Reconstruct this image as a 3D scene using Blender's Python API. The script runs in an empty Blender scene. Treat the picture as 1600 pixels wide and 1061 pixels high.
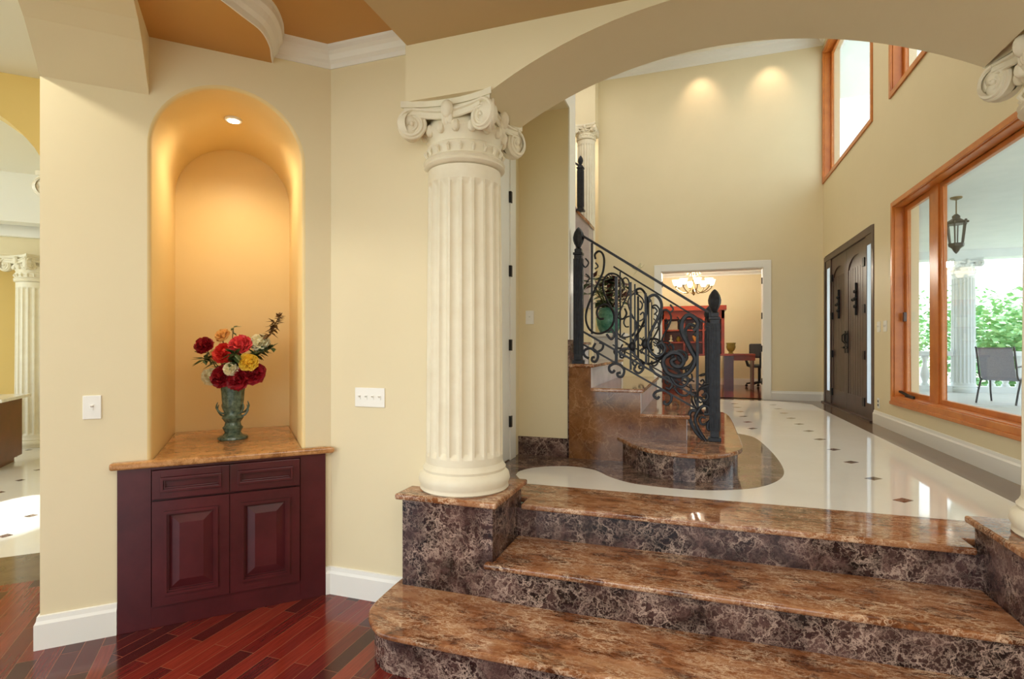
import bpy, math, random
from mathutils import Vector, Matrix
PI = math.pi
R = math.radians
random.seed(7)
S = bpy.context.scene
COL = S.collection

# ------------------------------------------------------------------ camera
cam = bpy.data.cameras.new('camera')
cam.sensor_width = 36.0
cam.lens = 840 / 1600 * 36
cam.shift_y = 12.5 / 1600
cam.clip_start = 0.05
cam.clip_end = 200
camo = bpy.data.objects.new('camera', cam)
COL.objects.link(camo)
camo.location = (0, 0, 1.5)
camo.rotation_euler = (R(90), 0, R(18.77))
S.camera = camo

# ------------------------------------------------------------------ world, lights, exposure
w = bpy.data.worlds.new('sky')
S.world = w
w.use_nodes = True
wn = w.node_tree
bg = wn.nodes['Background']
tc = wn.nodes.new('ShaderNodeTexCoord')
sx = wn.nodes.new('ShaderNodeSeparateXYZ')
rp = wn.nodes.new('ShaderNodeValToRGB')
wn.links.new(tc.outputs['Generated'], sx.inputs[0])
wn.links.new(sx.outputs['Z'], rp.inputs[0])
rp.color_ramp.elements[0].position = 0.0
rp.color_ramp.elements[0].color = (0.90, 0.97, 1.0, 1)
rp.color_ramp.elements[1].position = 0.9
rp.color_ramp.elements[1].color = (0.52, 0.68, 0.80, 1)
wn.links.new(rp.outputs[0], bg.inputs[0])
bg.inputs[1].default_value = 2.3

S.view_settings.view_transform = 'Standard'
S.view_settings.look = 'None'
S.view_settings.exposure = 0.55
S.view_settings.gamma = 1.0
S.view_settings.use_curve_mapping = False
S.cycles.max_bounces = 10
S.cycles.diffuse_bounces = 6
S.cycles.glossy_bounces = 5
S.cycles.transparent_max_bounces = 16
S.cycles.sample_clamp_indirect = 6


def area(name, loc, size, power, col=(1, 1, 1), rot=(0, 0, 0), sizey=None, spread=180):
    l = bpy.data.lights.new(name, 'AREA')
    l.energy = power
    l.color = col
    l.size = size
    l.spread = R(spread)
    if sizey:
        l.shape = 'RECTANGLE'
        l.size_y = sizey
    o = bpy.data.objects.new(name, l)
    COL.objects.link(o)
    o.location = loc
    o.rotation_euler = rot
    return o


def aim(o, tgt):
    d = Vector(tgt) - o.location
    o.rotation_euler = d.to_track_quat('-Z', 'Y').to_euler()


def spot(name, loc, tgt, power, col, angle=60, blend=0.6, rad=0.05):
    l = bpy.data.lights.new(name, 'SPOT')
    l.energy = power
    l.color = col
    l.spot_size = R(angle)
    l.spot_blend = blend
    l.shadow_soft_size = rad
    o = bpy.data.objects.new(name, l)
    COL.objects.link(o)
    o.location = loc
    aim(o, tgt)
    return o


WARM = (1.0, 0.86, 0.66)
area('hall_fill', (0.4, 6.6, 6.7), 2.0, 36, (1.0, 0.965, 0.92), sizey=5.0)  # this and the next: unseen soft fill added over the hall
area('hall_fill', (-2.3, 8.0, 6.7), 1.5, 28, (1.0, 0.965, 0.92), sizey=3.0)
area('gallery_fill', (-2.9, 11.6, 6.6), 1.0, 28, (1.0, 0.965, 0.92))  # unseen fill, added to brighten the dark gap by the far column
area('room_fill', (0.3, 0.2, 3.12), 2.2, 40, (1.0, 0.965, 0.91), sizey=2.0)  # this and the next: soft fill added for the lower room, no fittings
area('room_fill', (-2.2, -1.4, 3.12), 1.6, 28, (1.0, 0.97, 0.93), sizey=1.6)
area('left_room_light', (-6.6, 4.2, 4.1), 2.5, 220, (1.0, 0.92, 0.80), sizey=2.5)
spot('wall_washer', (0.10, 9.95, 6.60), (0.10, 10.35, 5.9), 13, (1.0, 0.72, 0.5), 75, 0.9)
spot('wall_washer', (1.25, 9.95, 6.60), (1.25, 10.35, 5.9), 13, (1.0, 0.72, 0.5), 75, 0.9)
lk = area('left_room_lamp', (-3.274, 1.0, 3.50), 0.12, 13, (1.0, 0.94, 0.80))
aim(lk, (-2.9, 1.9, 1.6))
spot('left_room_sun_patch', (-8.6, 5.3, 1.9), (-5.85, 3.2, 0), 1600, (1, 0.98, 0.95), 11, 0.3, 0.02)
sun = bpy.data.lights.new('sun', 'SUN')
sun.energy = 6.0
sun.angle = R(3)
sun.color = (1, 0.96, 0.88)
so = bpy.data.objects.new('sun', sun)
COL.objects.link(so)
so.rotation_euler = Vector((-0.38, -0.22, -0.9)).to_track_quat('-Z', 'Y').to_euler()

# ------------------------------------------------------------------ materials


def mat(name, col, rough=0.5, metal=0.0, spec=0.5, emit=None, estr=1.0, coat=0.0):
    m = bpy.data.materials.new(name)
    m.use_nodes = True
    b = m.node_tree.nodes['Principled BSDF']
    b.inputs['Base Color'].default_value = (*col, 1)
    b.inputs['Roughness'].default_value = rough
    b.inputs['Metallic'].default_value = metal
    b.inputs['Specular IOR Level'].default_value = spec
    if coat:
        b.inputs['Coat Weight'].default_value = coat
        b.inputs['Coat Roughness'].default_value = 0.05
    if emit:
        b.inputs['Emission Color'].default_value = (*emit, 1)
        b.inputs['Emission Strength'].default_value = estr
    return m


def sr(r, g, b):
    f = lambda c: (c / 255 / 12.92) if c / 255 <= 0.04045 else ((c / 255 + 0.055) / 1.055) ** 2.4
    return (f(r), f(g), f(b))


def N(m, t, **kw):
    n = m.node_tree.nodes.new('ShaderNode' + t)
    for k, v in kw.items():
        if k in n.inputs:
            n.inputs[k].default_value = v
        else:
            setattr(n, k, v)
    return n


def L(m, a, b):
    m.node_tree.links.new(a, b)


def ramp(m, fac, stops):
    r = N(m, 'ValToRGB')
    e = r.color_ramp.elements
    e[0].position, e[0].color = stops[0][0], (*stops[0][1], 1)
    e[1].position, e[1].color = stops[-1][0], (*stops[-1][1], 1)
    for p, c in stops[1:-1]:
        x = e.new(p)
        x.color = (*c, 1)
    L(m, fac, r.inputs[0])
    return r.outputs[0]


def mixc(m, fac, a, b, mode='MIX'):
    x = N(m, 'MixRGB')
    x.blend_type = mode
    if isinstance(fac, (int, float)):
        x.inputs[0].default_value = fac
    else:
        L(m, fac, x.inputs[0])
    for i, v in ((1, a), (2, b)):
        if isinstance(v, tuple):
            x.inputs[i].default_value = (*v, 1)
        else:
            L(m, v, x.inputs[i])
    return x.outputs[0]


def mottled(name, a, b, scale=3.0, rough=0.6, bump=0.0, **kw):
    m = mat(name, a, rough, **kw)
    p = m.node_tree.nodes['Principled BSDF']
    g = N(m, 'NewGeometry')
    n = N(m, 'TexNoise', Scale=scale, Detail=5.0, Roughness=0.6)
    L(m, g.outputs['Position'], n.inputs['Vector'])
    L(m, ramp(m, n.outputs['Fac'], [(0.3, a), (0.7, b)]), p.inputs['Base Color'])
    if bump:
        n2 = N(m, 'TexNoise', Scale=scale * 30, Detail=3.0)
        L(m, g.outputs['Position'], n2.inputs['Vector'])
        bp = N(m, 'Bump', Strength=bump, Distance=0.002)
        L(m, n2.outputs['Fac'], bp.inputs['Height'])
        L(m, bp.outputs[0], p.inputs['Normal'])
    return m


def marble(name, dark, mid, light, vein, scale=6.0, stretch=(1, 1, 1), veinw=0.035, veinamt=0.7, rough=0.08):
    m = mat(name, mid, rough)
    p = m.node_tree.nodes['Principled BSDF']
    g = N(m, 'NewGeometry')
    mp = N(m, 'Mapping')
    mp.inputs['Scale'].default_value = stretch
    mp.inputs['Rotation'].default_value = (0.2, 0.3, 0.25)
    L(m, g.outputs['Position'], mp.inputs[0])
    n0 = N(m, 'TexNoise', Scale=scale * 1.1, Detail=6.0, Roughness=0.65)
    L(m, mp.outputs[0], n0.inputs['Vector'])
    dist = N(m, 'VectorMath', operation='SCALE')
    dist.inputs['Scale'].default_value = 0.22
    L(m, n0.outputs['Color'], dist.inputs[0])
    add = N(m, 'VectorMath', operation='ADD')
    L(m, mp.outputs[0], add.inputs[0])
    L(m, dist.outputs[0], add.inputs[1])
    n1 = N(m, 'TexNoise', Scale=scale * 0.55, Detail=9.0, Roughness=0.72)
    L(m, add.outputs[0], n1.inputs['Vector'])
    base = ramp(m, n1.outputs['Fac'], [(0.40, dark), (0.5, mid), (0.61, light)])
    v = N(m, 'TexVoronoi', feature='DISTANCE_TO_EDGE', Scale=scale * 1.2)
    L(m, add.outputs[0], v.inputs['Vector'])
    vm = ramp(m, v.outputs['Distance'], [(0.0, (1, 1, 1)), (veinw, (0, 0, 0))])
    v2 = N(m, 'TexVoronoi', feature='DISTANCE_TO_EDGE', Scale=scale * 3.1)
    L(m, add.outputs[0], v2.inputs['Vector'])
    vm2 = ramp(m, v2.outputs['Distance'], [(0.0, (0.6, 0.6, 0.6)), (veinw * 1.6, (0, 0, 0))])
    mx = mixc(m, 1.0, vm, vm2, 'LIGHTEN')
    n2 = N(m, 'TexNoise', Scale=scale * 0.7, Detail=3.0)
    L(m, g.outputs['Position'], n2.inputs['Vector'])
    mask = ramp(m, n2.outputs['Fac'], [(0.36, (0.10, 0.10, 0.10)), (0.60, (veinamt,) * 3)])
    fac = mixc(m, 1.0, mx, mask, 'MULTIPLY')
    L(m, mixc(m, fac, base, vein), p.inputs['Base Color'])
    return m


M = {}
M['wall'] = mottled('painted_wall', sr(225, 211, 174), sr(229, 215, 179), 1.2, 0.55)
M['niche'] = mottled('niche_paint', sr(228, 204, 146), sr(232, 208, 152), 1.2, 0.45)
M['ceil'] = mottled('ceiling_paint', sr(192, 166, 122), sr(196, 170, 126), 1.0, 0.6)
M['tray'] = mottled('tray_paint', sr(192, 142, 72), sr(198, 148, 78), 1.0, 0.55)
M['ochre'] = mottled('ochre_paint', sr(216, 184, 104), sr(220, 188, 110), 1.0, 0.6)
M['white'] = mat('white_trim', sr(236, 234, 226), 0.35)
M['whitewall'] = mat('white_ceiling', sr(236, 230, 214), 0.6)
M['stone'] = mottled('column_stone', sr(226, 216, 190), sr(234, 226, 202), 9, 0.55, bump=0.15)
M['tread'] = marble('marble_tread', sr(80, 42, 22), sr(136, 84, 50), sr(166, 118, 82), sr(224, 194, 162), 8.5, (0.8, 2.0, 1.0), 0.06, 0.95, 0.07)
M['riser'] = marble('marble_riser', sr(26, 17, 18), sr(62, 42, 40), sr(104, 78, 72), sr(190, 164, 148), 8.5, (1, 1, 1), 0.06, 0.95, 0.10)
M['inlay'] = marble('marble_inlay', sr(52, 36, 32), sr(94, 68, 58), sr(130, 102, 88), sr(190, 168, 150), 7.5, (1, 1.5, 1), 0.06, 0.85, 0.06)
M['strip'] = marble('marble_side', sr(92, 54, 26), sr(122, 78, 42), sr(138, 94, 56), sr(190, 150, 110), 5.0, (1, 1, 1), 0.03, 0.5, 0.10)
M['riser_glare'] = mottled('riser_glare_marble', sr(214, 212, 214), sr(236, 234, 236), 6.0, 0.08)  # window glare on the stair risers, put into the stone colour
M['counter'] = marble('granite_top', sr(132, 84, 42), sr(176, 122, 70), sr(196, 144, 92), sr(220, 180, 130), 22.0, (1, 1, 1), 0.08, 0.5, 0.12)
M['border'] = mottled('marble_border', sr(98, 76, 58), sr(122, 98, 76), 6.0, 0.10)
M['floor'] = mottled('cream_marble', sr(238, 233, 224), sr(243, 239, 231), 2.0, 0.05)
M['cherry'] = mottled('cherry_cabinet', sr(66, 24, 28), sr(86, 32, 36), 4.0, 0.22)
M['orange'] = mottled('stained_fir', sr(188, 106, 40), sr(214, 132, 58), 5.0, 0.3)
M['darkwood'] = mottled('dark_door_wood', sr(70, 50, 44), sr(88, 66, 58), 6.0, 0.35)
M['iron'] = mottled('wrought_iron', sr(26, 27, 31), sr(48, 50, 56), 30.0, 0.42, metal=0.4)
M['black'] = mat('black_metal', sr(30, 28, 28), 0.45, 0.3)
M['plate'] = mat('switch_plastic', sr(238, 236, 228), 0.35)
M['vase'] = mottled('vase_glaze', sr(34, 60, 54), sr(112, 132, 112), 40.0, 0.18)
M['leaf'] = mottled('leaf', sr(54, 78, 40), sr(88, 104, 58), 40, 0.5)
M['leafd'] = mottled('dry_leaf', sr(96, 62, 34), sr(126, 92, 44), 40, 0.6)
M['stem'] = mat('stem', sr(84, 90, 44), 0.6)
M['crimson'] = mottled('crimson_petal', sr(120, 6, 20), sr(168, 14, 32), 60, 0.55)
M['red'] = mottled('red_petal', sr(200, 24, 24), sr(226, 56, 40), 60, 0.55)
M['pinkred'] = mottled('pink_red_petal', sr(206, 30, 44), sr(236, 96, 96), 50, 0.55)
M['yellow'] = mottled('yellow_petal', sr(226, 180, 30), sr(240, 208, 80), 60, 0.55)
M['cream'] = mottled('cream_petal', sr(226, 216, 170), sr(238, 232, 200), 60, 0.55)
M['peach'] = mottled('peach_petal', sr(236, 176, 90), sr(244, 204, 130), 60, 0.55)
M['burg'] = mottled('burgundy_leaf', sr(70, 30, 30), sr(110, 60, 48), 40, 0.5)
M['teal'] = mottled('teal_glaze', sr(50, 110, 92), sr(100, 156, 134), 20, 0.2)
M['bookred'] = mottled('red_wood', sr(122, 40, 20), sr(148, 54, 26), 4, 0.3)
M['shade'] = mat('lamp_glass', (1, 0.9, 0.72), 0.4, emit=(1.0, 0.85, 0.6), estr=2.2)
M['lamp'] = mat('lamp_bulb', (1, 0.95, 0.85), 0.4, emit=(1.0, 0.93, 0.78), estr=14)
M['bronze'] = mat('bronze', sr(104, 84, 48), 0.4, 0.7)
M['porch'] = mottled('porch_white', sr(214, 220, 222), sr(224, 228, 230), 3, 0.6)
M['porchfloor'] = mottled('porch_floor', sr(208, 206, 204), sr(220, 218, 216), 4, 0.5)
M['tree'] = mottled('tree_leaf', sr(120, 176, 116), sr(170, 212, 156), 2.5, 0.6)
M['bark'] = mottled('bark', sr(96, 80, 64), sr(120, 100, 80), 8, 0.8)
M['lawn'] = mottled('lawn', sr(160, 164, 142), sr(174, 178, 154), 1.0, 0.9)
M['sling'] = mottled('sling_fabric', sr(148, 150, 166), sr(166, 168, 184), 60, 0.7)
M['mauve'] = mottled('mauve_stone', sr(166, 154, 154), sr(184, 172, 170), 4.0, 0.3)
M['grey'] = mat('grey_plastic', sr(62, 62, 66), 0.5)
M['steel'] = mat('steel', sr(180, 180, 176), 0.3, 0.8)
M['whitetop'] = mottled('white_granite', sr(220, 220, 218), sr(236, 236, 234), 20, 0.12)
M['islandwood'] = mottled('island_wood', sr(84, 40, 34), sr(104, 52, 42), 4, 0.35)
M['porcelain'] = mottled('pale_porcelain', sr(226, 214, 186), sr(240, 232, 210), 20, 0.3)
M['olive'] = mottled('olive_glaze', sr(110, 96, 30), sr(140, 124, 50), 20, 0.3)


def glass_mat():
    m = bpy.data.materials.new('window_glass')
    m.use_nodes = True
    nt = m.node_tree
    nt.nodes.clear()
    o = nt.nodes.new('ShaderNodeOutputMaterial')
    t = nt.nodes.new('ShaderNodeBsdfTransparent')
    t.inputs[0].default_value = (0.96, 0.98, 0.98, 1)
    g = nt.nodes.new('ShaderNodeBsdfGlossy')
    g.inputs['Roughness'].default_value = 0.02
    f = nt.nodes.new('ShaderNodeLayerWeight')
    f.inputs[0].default_value = 0.5
    pw = nt.nodes.new('ShaderNodeMath')
    pw.operation = 'POWER'
    pw.inputs[1].default_value = 5.0
    nt.links.new(f.outputs['Facing'], pw.inputs[0])
    ml = nt.nodes.new('ShaderNodeMath')
    ml.operation = 'MULTIPLY_ADD'
    ml.inputs[1].default_value = 0.6
    ml.inputs[2].default_value = 0.03
    nt.links.new(pw.outputs[0], ml.inputs[0])
    mx = nt.nodes.new('ShaderNodeMixShader')
    nt.links.new(ml.outputs[0], mx.inputs[0])
    nt.links.new(t.outputs[0], mx.inputs[1])
    nt.links.new(g.outputs[0], mx.inputs[2])
    nt.links.new(mx.outputs[0], o.inputs[0])
    return m


M['glass'] = glass_mat()
fg = mat('frosted_sidelight_glass', sr(214, 222, 236), 0.5)
_p = fg.node_tree.nodes['Principled BSDF']
_t = N(fg, 'BsdfTranslucent')
_t.inputs[0].default_value = (*sr(232, 238, 248), 1)
_m = N(fg, 'MixShader')
_m.inputs[0].default_value = 0.85
L(fg, _p.outputs[0], _m.inputs[1])
L(fg, _t.outputs[0], _m.inputs[2])
L(fg, _m.outputs[0], fg.node_tree.nodes['Material Output'].inputs[0])
M['frost'] = fg


def wood_floor():
    m = mat('cherry_plank_floor', sr(110, 36, 28), 0.14)
    p = m.node_tree.nodes['Principled BSDF']
    g = N(m, 'NewGeometry')

    def planks(rot):
        mp = N(m, 'Mapping')
        mp.inputs['Rotation'].default_value = (0, 0, rot)
        L(m, g.outputs['Position'], mp.inputs[0])
        b = N(m, 'TexBrick')
        b.offset = 0.37
        b.inputs['Scale'].default_value = 1.0
        b.inputs['Mortar Size'].default_value = 0.0016
        b.inputs['Mortar Smooth'].default_value = 0.3
        b.inputs['Brick Width'].default_value = 0.62
        b.inputs['Row Height'].default_value = 0.082
        b.inputs['Color1'].default_value = (0, 0, 0, 1)
        b.inputs['Color2'].default_value = (1, 1, 1, 1)
        b.inputs['Mortar'].default_value = (0.5, 0.5, 0.5, 1)
        L(m, mp.outputs[0], b.inputs['Vector'])
        base = ramp(m, b.outputs['Color'], [(0.0, sr(62, 20, 20)), (0.35, sr(96, 28, 24)), (0.7, sr(122, 40, 28)), (1.0, sr(134, 50, 34))])
        mp2 = N(m, 'Mapping')
        mp2.inputs['Scale'].default_value = (2.0, 30.0, 1.0)
        L(m, mp.outputs[0], mp2.inputs[0])
        n = N(m, 'TexNoise', Scale=3.0, Detail=4.0)
        L(m, mp2.outputs[0], n.inputs['Vector'])
        gr = ramp(m, n.outputs['Fac'], [(0.3, (0.72, 0.72, 0.72)), (0.7, (1.15, 1.12, 1.1))])
        c = mixc(m, 1.0, base, gr, 'MULTIPLY')
        return mixc(m, b.outputs['Fac'], c, sr(140, 84, 60))
    a = planks(R(90))
    b2 = planks(R(45))
    # border planks lie beyond the line that leaves the cabinet's left corner square to its wall
    sp = N(m, 'SeparateXYZ')
    L(m, g.outputs['Position'], sp.inputs[0])
    ad = N(m, 'Math', operation='ADD')
    L(m, sp.outputs[0], ad.inputs[0])
    L(m, sp.outputs[1], ad.inputs[1])
    lt = N(m, 'Math', operation='LESS_THAN')
    L(m, ad.outputs[0], lt.inputs[0])
    lt.inputs[1].default_value = -0.84
    L(m, mixc(m, lt.outputs[0], a, b2), p.inputs['Base Color'])
    return m


M['wood'] = wood_floor()

# ------------------------------------------------------------------ geometry helpers
ORG = {}


class MB:
    def __init__(s, mtx=None):
        s.v, s.f, s.sm, s.m = [], [], [], mtx

    def add(s, vs, fs, smooth=False):
        b = len(s.v)
        for v in vs:
            v = Vector(v)
            s.v.append(s.m @ v if s.m else v)
        for f in fs:
            s.f.append([b + i for i in f])
            s.sm.append(smooth)
        return s

    def box(s, x0, y0, z0, x1, y1, z1):
        return s.add([(x0, y0, z0), (x1, y0, z0), (x1, y1, z0), (x0, y1, z0), (x0, y0, z1), (x1, y0, z1), (x1, y1, z1), (x0, y1, z1)],
                     [(0, 3, 2, 1), (4, 5, 6, 7), (0, 1, 5, 4), (1, 2, 6, 5), (2, 3, 7, 6), (3, 0, 4, 7)])

    def prism(s, poly, a, b, fn=None, smooth=False):
        fn = fn or (lambda p, h: (p[0], p[1], h))
        n = len(poly)
        vs = [fn(p, a) for p in poly] + [fn(p, b) for p in poly]
        s.add(vs, [list(range(n))[::-1], list(range(n, 2 * n))])
        s.add(vs, [(i, (i + 1) % n, n + (i + 1) % n, n + i) for i in range(n)], smooth)
        return s

    def lathe(s, prof, c=(0, 0, 0), seg=32, fn=None, cap=True):
        vs, fs = [], []
        for r, z in prof:
            for k in range(seg):
                a = 2 * PI * k / seg
                rr = fn(r, z, a) if fn else r
                vs.append((c[0] + rr * math.cos(a), c[1] + rr * math.sin(a), c[2] + z))
        for j in range(len(prof) - 1):
            for k in range(seg):
                k2 = (k + 1) % seg
                fs.append((j * seg + k, j * seg + k2, (j + 1) * seg + k2, (j + 1) * seg + k))
        s.add(vs, fs, True)
        if cap:
            s.add(vs, [list(range(seg))[::-1], [(len(prof) - 1) * seg + k for k in range(seg)]])
        return s

    def tube(s, pts, r, seg=6, closed=False, flat=1.0):
        pts = [Vector(p) for p in pts]
        n = len(pts)
        rs = r if isinstance(r, (list, tuple)) else [r] * n
        up = None
        vs, fs = [], []
        for i, p in enumerate(pts):
            t = (pts[min(i + 1, n - 1)] - pts[max(i - 1, 0)])
            t.normalize()
            if up is None:
                up = Vector((0, 0, 1)) if abs(t.z) < 0.9 else Vector((0, 1, 0))
            sd = t.cross(up)
            if sd.length < 1e-5:
                sd = t.cross(Vector((1, 0, 0)))
            sd.normalize()
            up = sd.cross(t).normalized()
            for k in range(seg):
                a = 2 * PI * (k + 0.5) / seg
                vs.append(p + rs[i] * (sd * math.cos(a) + up * math.sin(a) * flat))
        for i in range(n - 1):
            for k in range(seg):
                k2 = (k + 1) % seg
                fs.append((i * seg + k, i * seg + k2, (i + 1) * seg + k2, (i + 1) * seg + k))
        s.add(vs, fs, seg > 4)
        s.add(vs, [list(range(seg))[::-1], [(n - 1) * seg + k for k in range(seg)]])
        return s

    def bar(s, a, b, w, h=None):
        h = h or w
        a, b = Vector(a), Vector(b)
        t = (b - a).normalized()
        up = Vector((0, 0, 1)) if abs(t.z) < 0.9 else Vector((0, 1, 0))
        sd = t.cross(up).normalized()
        up = sd.cross(t)
        vs = []
        for p in (a, b):
            for i, j in ((-1, -1), (1, -1), (1, 1), (-1, 1)):
                vs.append(p + sd * i * w / 2 + up * j * h / 2)
        return s.add(vs, [(0, 1, 2, 3), (7, 6, 5, 4), (0, 4, 5, 1), (1, 5, 6, 2), (2, 6, 7, 3), (3, 7, 4, 0)])

    def ball(s, c, r, sx=1, sy=1, sz=1, seg=12, ring=8, fn=None):
        prof = []
        vs, fs = [], []
        for j in range(ring + 1):
            ph = PI * j / ring
            for k in range(seg):
                a = 2 * PI * k / seg
                q = fn(ph, a) if fn else 1
                vs.append((c[0] + r * q * sx * math.sin(ph) * math.cos(a), c[1] + r * q * sy * math.sin(ph) * math.sin(a), c[2] + r * q * sz * math.cos(ph)))
        for j in range(ring):
            for k in range(seg):
                k2 = (k + 1) % seg
                fs.append((j * seg + k, (j + 1) * seg + k, (j + 1) * seg + k2, j * seg + k2))
        return s.add(vs, fs, True)

    def sweep(s, prof, path, closed=False, smooth=False):
        """prof: (out, up) pairs; path: 2-D points; out is to the right of the walking direction; mitred"""
        n = len(path)
        vs, fs = [], []
        P = [Vector((p[0], p[1])) for p in path]
        for i, p in enumerate(P):
            def nrm(a, b):
                d = (b - a).normalized()
                return Vector((d.y, -d.x))
            if closed or 0 < i < n - 1:
                n1 = nrm(P[i - 1], p)
                n2 = nrm(p, P[(i + 1) % n])
                q = (n1 + n2)
                q = q / max(0.2, (1 + n1.dot(n2)))
            elif i == 0:
                q = nrm(p, P[1])
            else:
                q = nrm(P[i - 1], p)
            for o, u in prof:
                vs.append((p.x + q.x * o, p.y + q.y * o, u))
        m = len(prof)
        for i in range(n if closed else n - 1):
            for k in range(m):
                k2 = (k + 1) % m
                a, b = i * m, ((i + 1) % n) * m
                fs.append((a + k, b + k, b + k2, a + k2))
        s.add(vs, fs, smooth)
        if not closed:
            s.add(vs, [list(range(m)), [(n - 1) * m + k for k in range(m)][::-1]])
        return s

    def build(s, name, m, parent=None, at=None, bevel=0.0, seg=2, label=None, sharp=40):
        o0 = Vector(ORG[parent.name]) if parent else Vector(at or (0, 0, 0))
        me = bpy.data.meshes.new(name)
        me.from_pydata([tuple(v - o0) for v in s.v], [], s.f)
        me.polygons.foreach_set('use_smooth', s.sm)
        me.validate()
        me.update()
        import bmesh
        bm = bmesh.new()
        bm.from_mesh(me)
        bmesh.ops.remove_doubles(bm, verts=bm.verts, dist=1e-5)
        bmesh.ops.recalc_face_normals(bm, faces=bm.faces)
        bm.to_mesh(me)
        bm.free()
        if any(s.sm):
            me.set_sharp_from_angle(angle=R(sharp))
        me.materials.append(m if not isinstance(m, str) else M[m])
        o = bpy.data.objects.new(name, me)
        COL.objects.link(o)
        if parent:
            o.parent = parent
        else:
            o.location = o0
        ORG[o.name] = tuple(o0)
        if bevel:
            bv = o.modifiers.new('bevel', 'BEVEL')
            bv.width = bevel
            bv.segments = seg
            bv.limit_method = 'ANGLE'
            bv.angle_limit = R(35)
        if label:
            o['label'] = label
        return o


def tag(o, label, cat, group=None):
    o['label'] = label
    o['category'] = cat
    if group:
        o['group'] = group
    return o


def thing(name, label, cat, loc, group=None):
    o = bpy.data.objects.new(name, None)
    COL.objects.link(o)
    o.location = loc
    o.empty_display_size = 0.05
    ORG[o.name] = tuple(loc)
    return tag(o, label, cat, group)


def struct(name, mb, m, **kw):
    o = mb.build(name, m, **kw)
    o['kind'] = 'structure'
    return o


def copy_tree(o, parent=None):
    c = o.copy()
    COL.objects.link(c)
    c.parent = parent
    ORG[c.name] = ORG[o.name]
    for ch in [k for k in bpy.data.objects if k.parent == o]:
        copy_tree(ch, c)
    return c


def arc(cx, cy, r, a0, a1, n):
    return [(cx + r * math.cos(a0 + (a1 - a0) * i / n), cy + r * math.sin(a0 + (a1 - a0) * i / n)) for i in range(n + 1)]


def spline(pts, k=5):
    P = [Vector(p) for p in pts]
    out = []
    for i in range(len(P) - 1):
        p0, p1, p2, p3 = P[max(i - 1, 0)], P[i], P[i + 1], P[min(i + 2, len(P) - 1)]
        for j in range(k):
            t = j / k
            out.append(0.5 * ((2 * p1) + (p2 - p0) * t + (2 * p0 - 5 * p1 + 4 * p2 - p3) * t * t + (3 * p1 - p0 - 3 * p2 + p3) * t ** 3))
    out.append(P[-1])
    return out


# diagonal-wall frame: u runs along the wall (45 deg), n points out into the room
RT = math.sqrt(0.5)
D0 = (-2.85, 1.99)


def D(u, n, z=None):
    x, y = D0[0] + (u + n) * RT, D0[1] + (u - n) * RT
    return (x, y) if z is None else (x, y, z)


DM = Matrix(((RT, RT, 0, D0[0]), (RT, -RT, 0, D0[1]), (0, 0, 1, 0), (0, 0, 0, 1)))  # (u, n, z) -> world

U = 0.585      # entry hall floor above the lower floor
RS = 0.195     # riser

# ================================================================== SETTING
# lower floor -------------------------------------------------------
fl = MB(DM).prism([(-3.2, -1.04), (-3.2, 6.0), (6.5, 6.0), (6.5, -1.04)], -0.1, 0.0)
fo = struct('floor', fl, 'wood')
fo['label'] = 'dark red cherry plank floor of the lower room'
struct('floor', MB(DM).box(-3.4, -1.63, -0.1, 0.14, -1.04, 0.0), 'border')
t = MB(DM).box(-6.0, -8.0, -0.1, 0.14, -1.63, 0.0)
struct('floor', t, 'floor')
ins = MB(DM)
for i in range(12):
    for j in range(12):
        u, n = -3.4 + i * 0.57 / 1.0 * 1.0, -2.2 - j * 0.57
        if u < 0:
            ins.add([(u - 0.05, n, 0.002), (u, n - 0.05, 0.002), (u + 0.05, n, 0.002), (u, n + 0.05, 0.002)], [(0, 1, 2, 3)])
struct('floor', ins, 'inlay')

# hall floor ---------------------------------------------------------
hf = MB().box(-4.2, 3.46, U - 0.12, 2.3, 10.6, U)
struct('floor', hf, 'floor')
struct('floor', MB().box(-1.6, 3.131, U - 0.12, -1.3, 3.46, U), 'floor')
dm = MB()
for x, y0, y1 in ((1.181, 3.80, 9.6), (0.616, 6.62, 9.6), (0.051, 7.18, 9.6), (-0.514, 7.18, 9.6)):
    y = y0
    while y < y1:
        dm.prism([(x - 0.058, y - 0.012), (x - 0.012, y - 0.058), (x + 0.058, y + 0.012), (x + 0.012, y + 0.058)], U, U + 0.0012)
        y += 0.5647
struct('floor', dm, 'inlay')
bd = MB().box(1.785, 3.46, U, 2.065, 10.35, U + 0.001)
bd.prism([(1.785, 9.75), (1.785, 10.35), (-1.7, 10.35), (-1.7, 10.13), (1.2, 10.13), (1.45, 10.08), (1.65, 9.96), (1.75, 9.8)], U, U + 0.001)
struct('floor', bd, 'border')
inl = [(-1.0, 3.60), (-1.15, 3.62), (-1.217, 3.666), (-1.225, 3.80), (-1.15, 3.94), (-1.02, 4.03), (-0.887, 4.063), (-0.76, 4.03), (-0.673, 3.964), (-0.57, 3.825), (-0.402, 3.692),
       (-0.184, 3.644), (0.041, 3.654), (0.267, 3.748), (0.407, 3.862), (0.53, 4.06), (0.61, 4.308), (0.64, 4.64), (0.64, 5.1), (0.615, 5.6), (0.575, 5.95),
       (0.50, 6.12), (0.40, 6.25), (-0.2, 6.7), (-4.1, 6.7), (-4.1, 4.3), (-1.434, 4.3), (-1.434, 3.1), (-1.3, 3.1), (-1.3, 3.3)]
inl = [tuple(v)[:2] for v in spline([(a, b, 0) for a, b in inl[2:22]], 4)] + [(-0.2, 6.7), (-4.1, 6.7), (-4.1, 4.3), (-1.434, 4.3), (-1.434, 3.14), (-1.31, 3.14), (-1.31, 3.47), (-1.12, 3.47), (-1.12, 3.5)]
struct('floor', MB().prism(inl, U, U + 0.0015), 'inlay')

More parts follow.
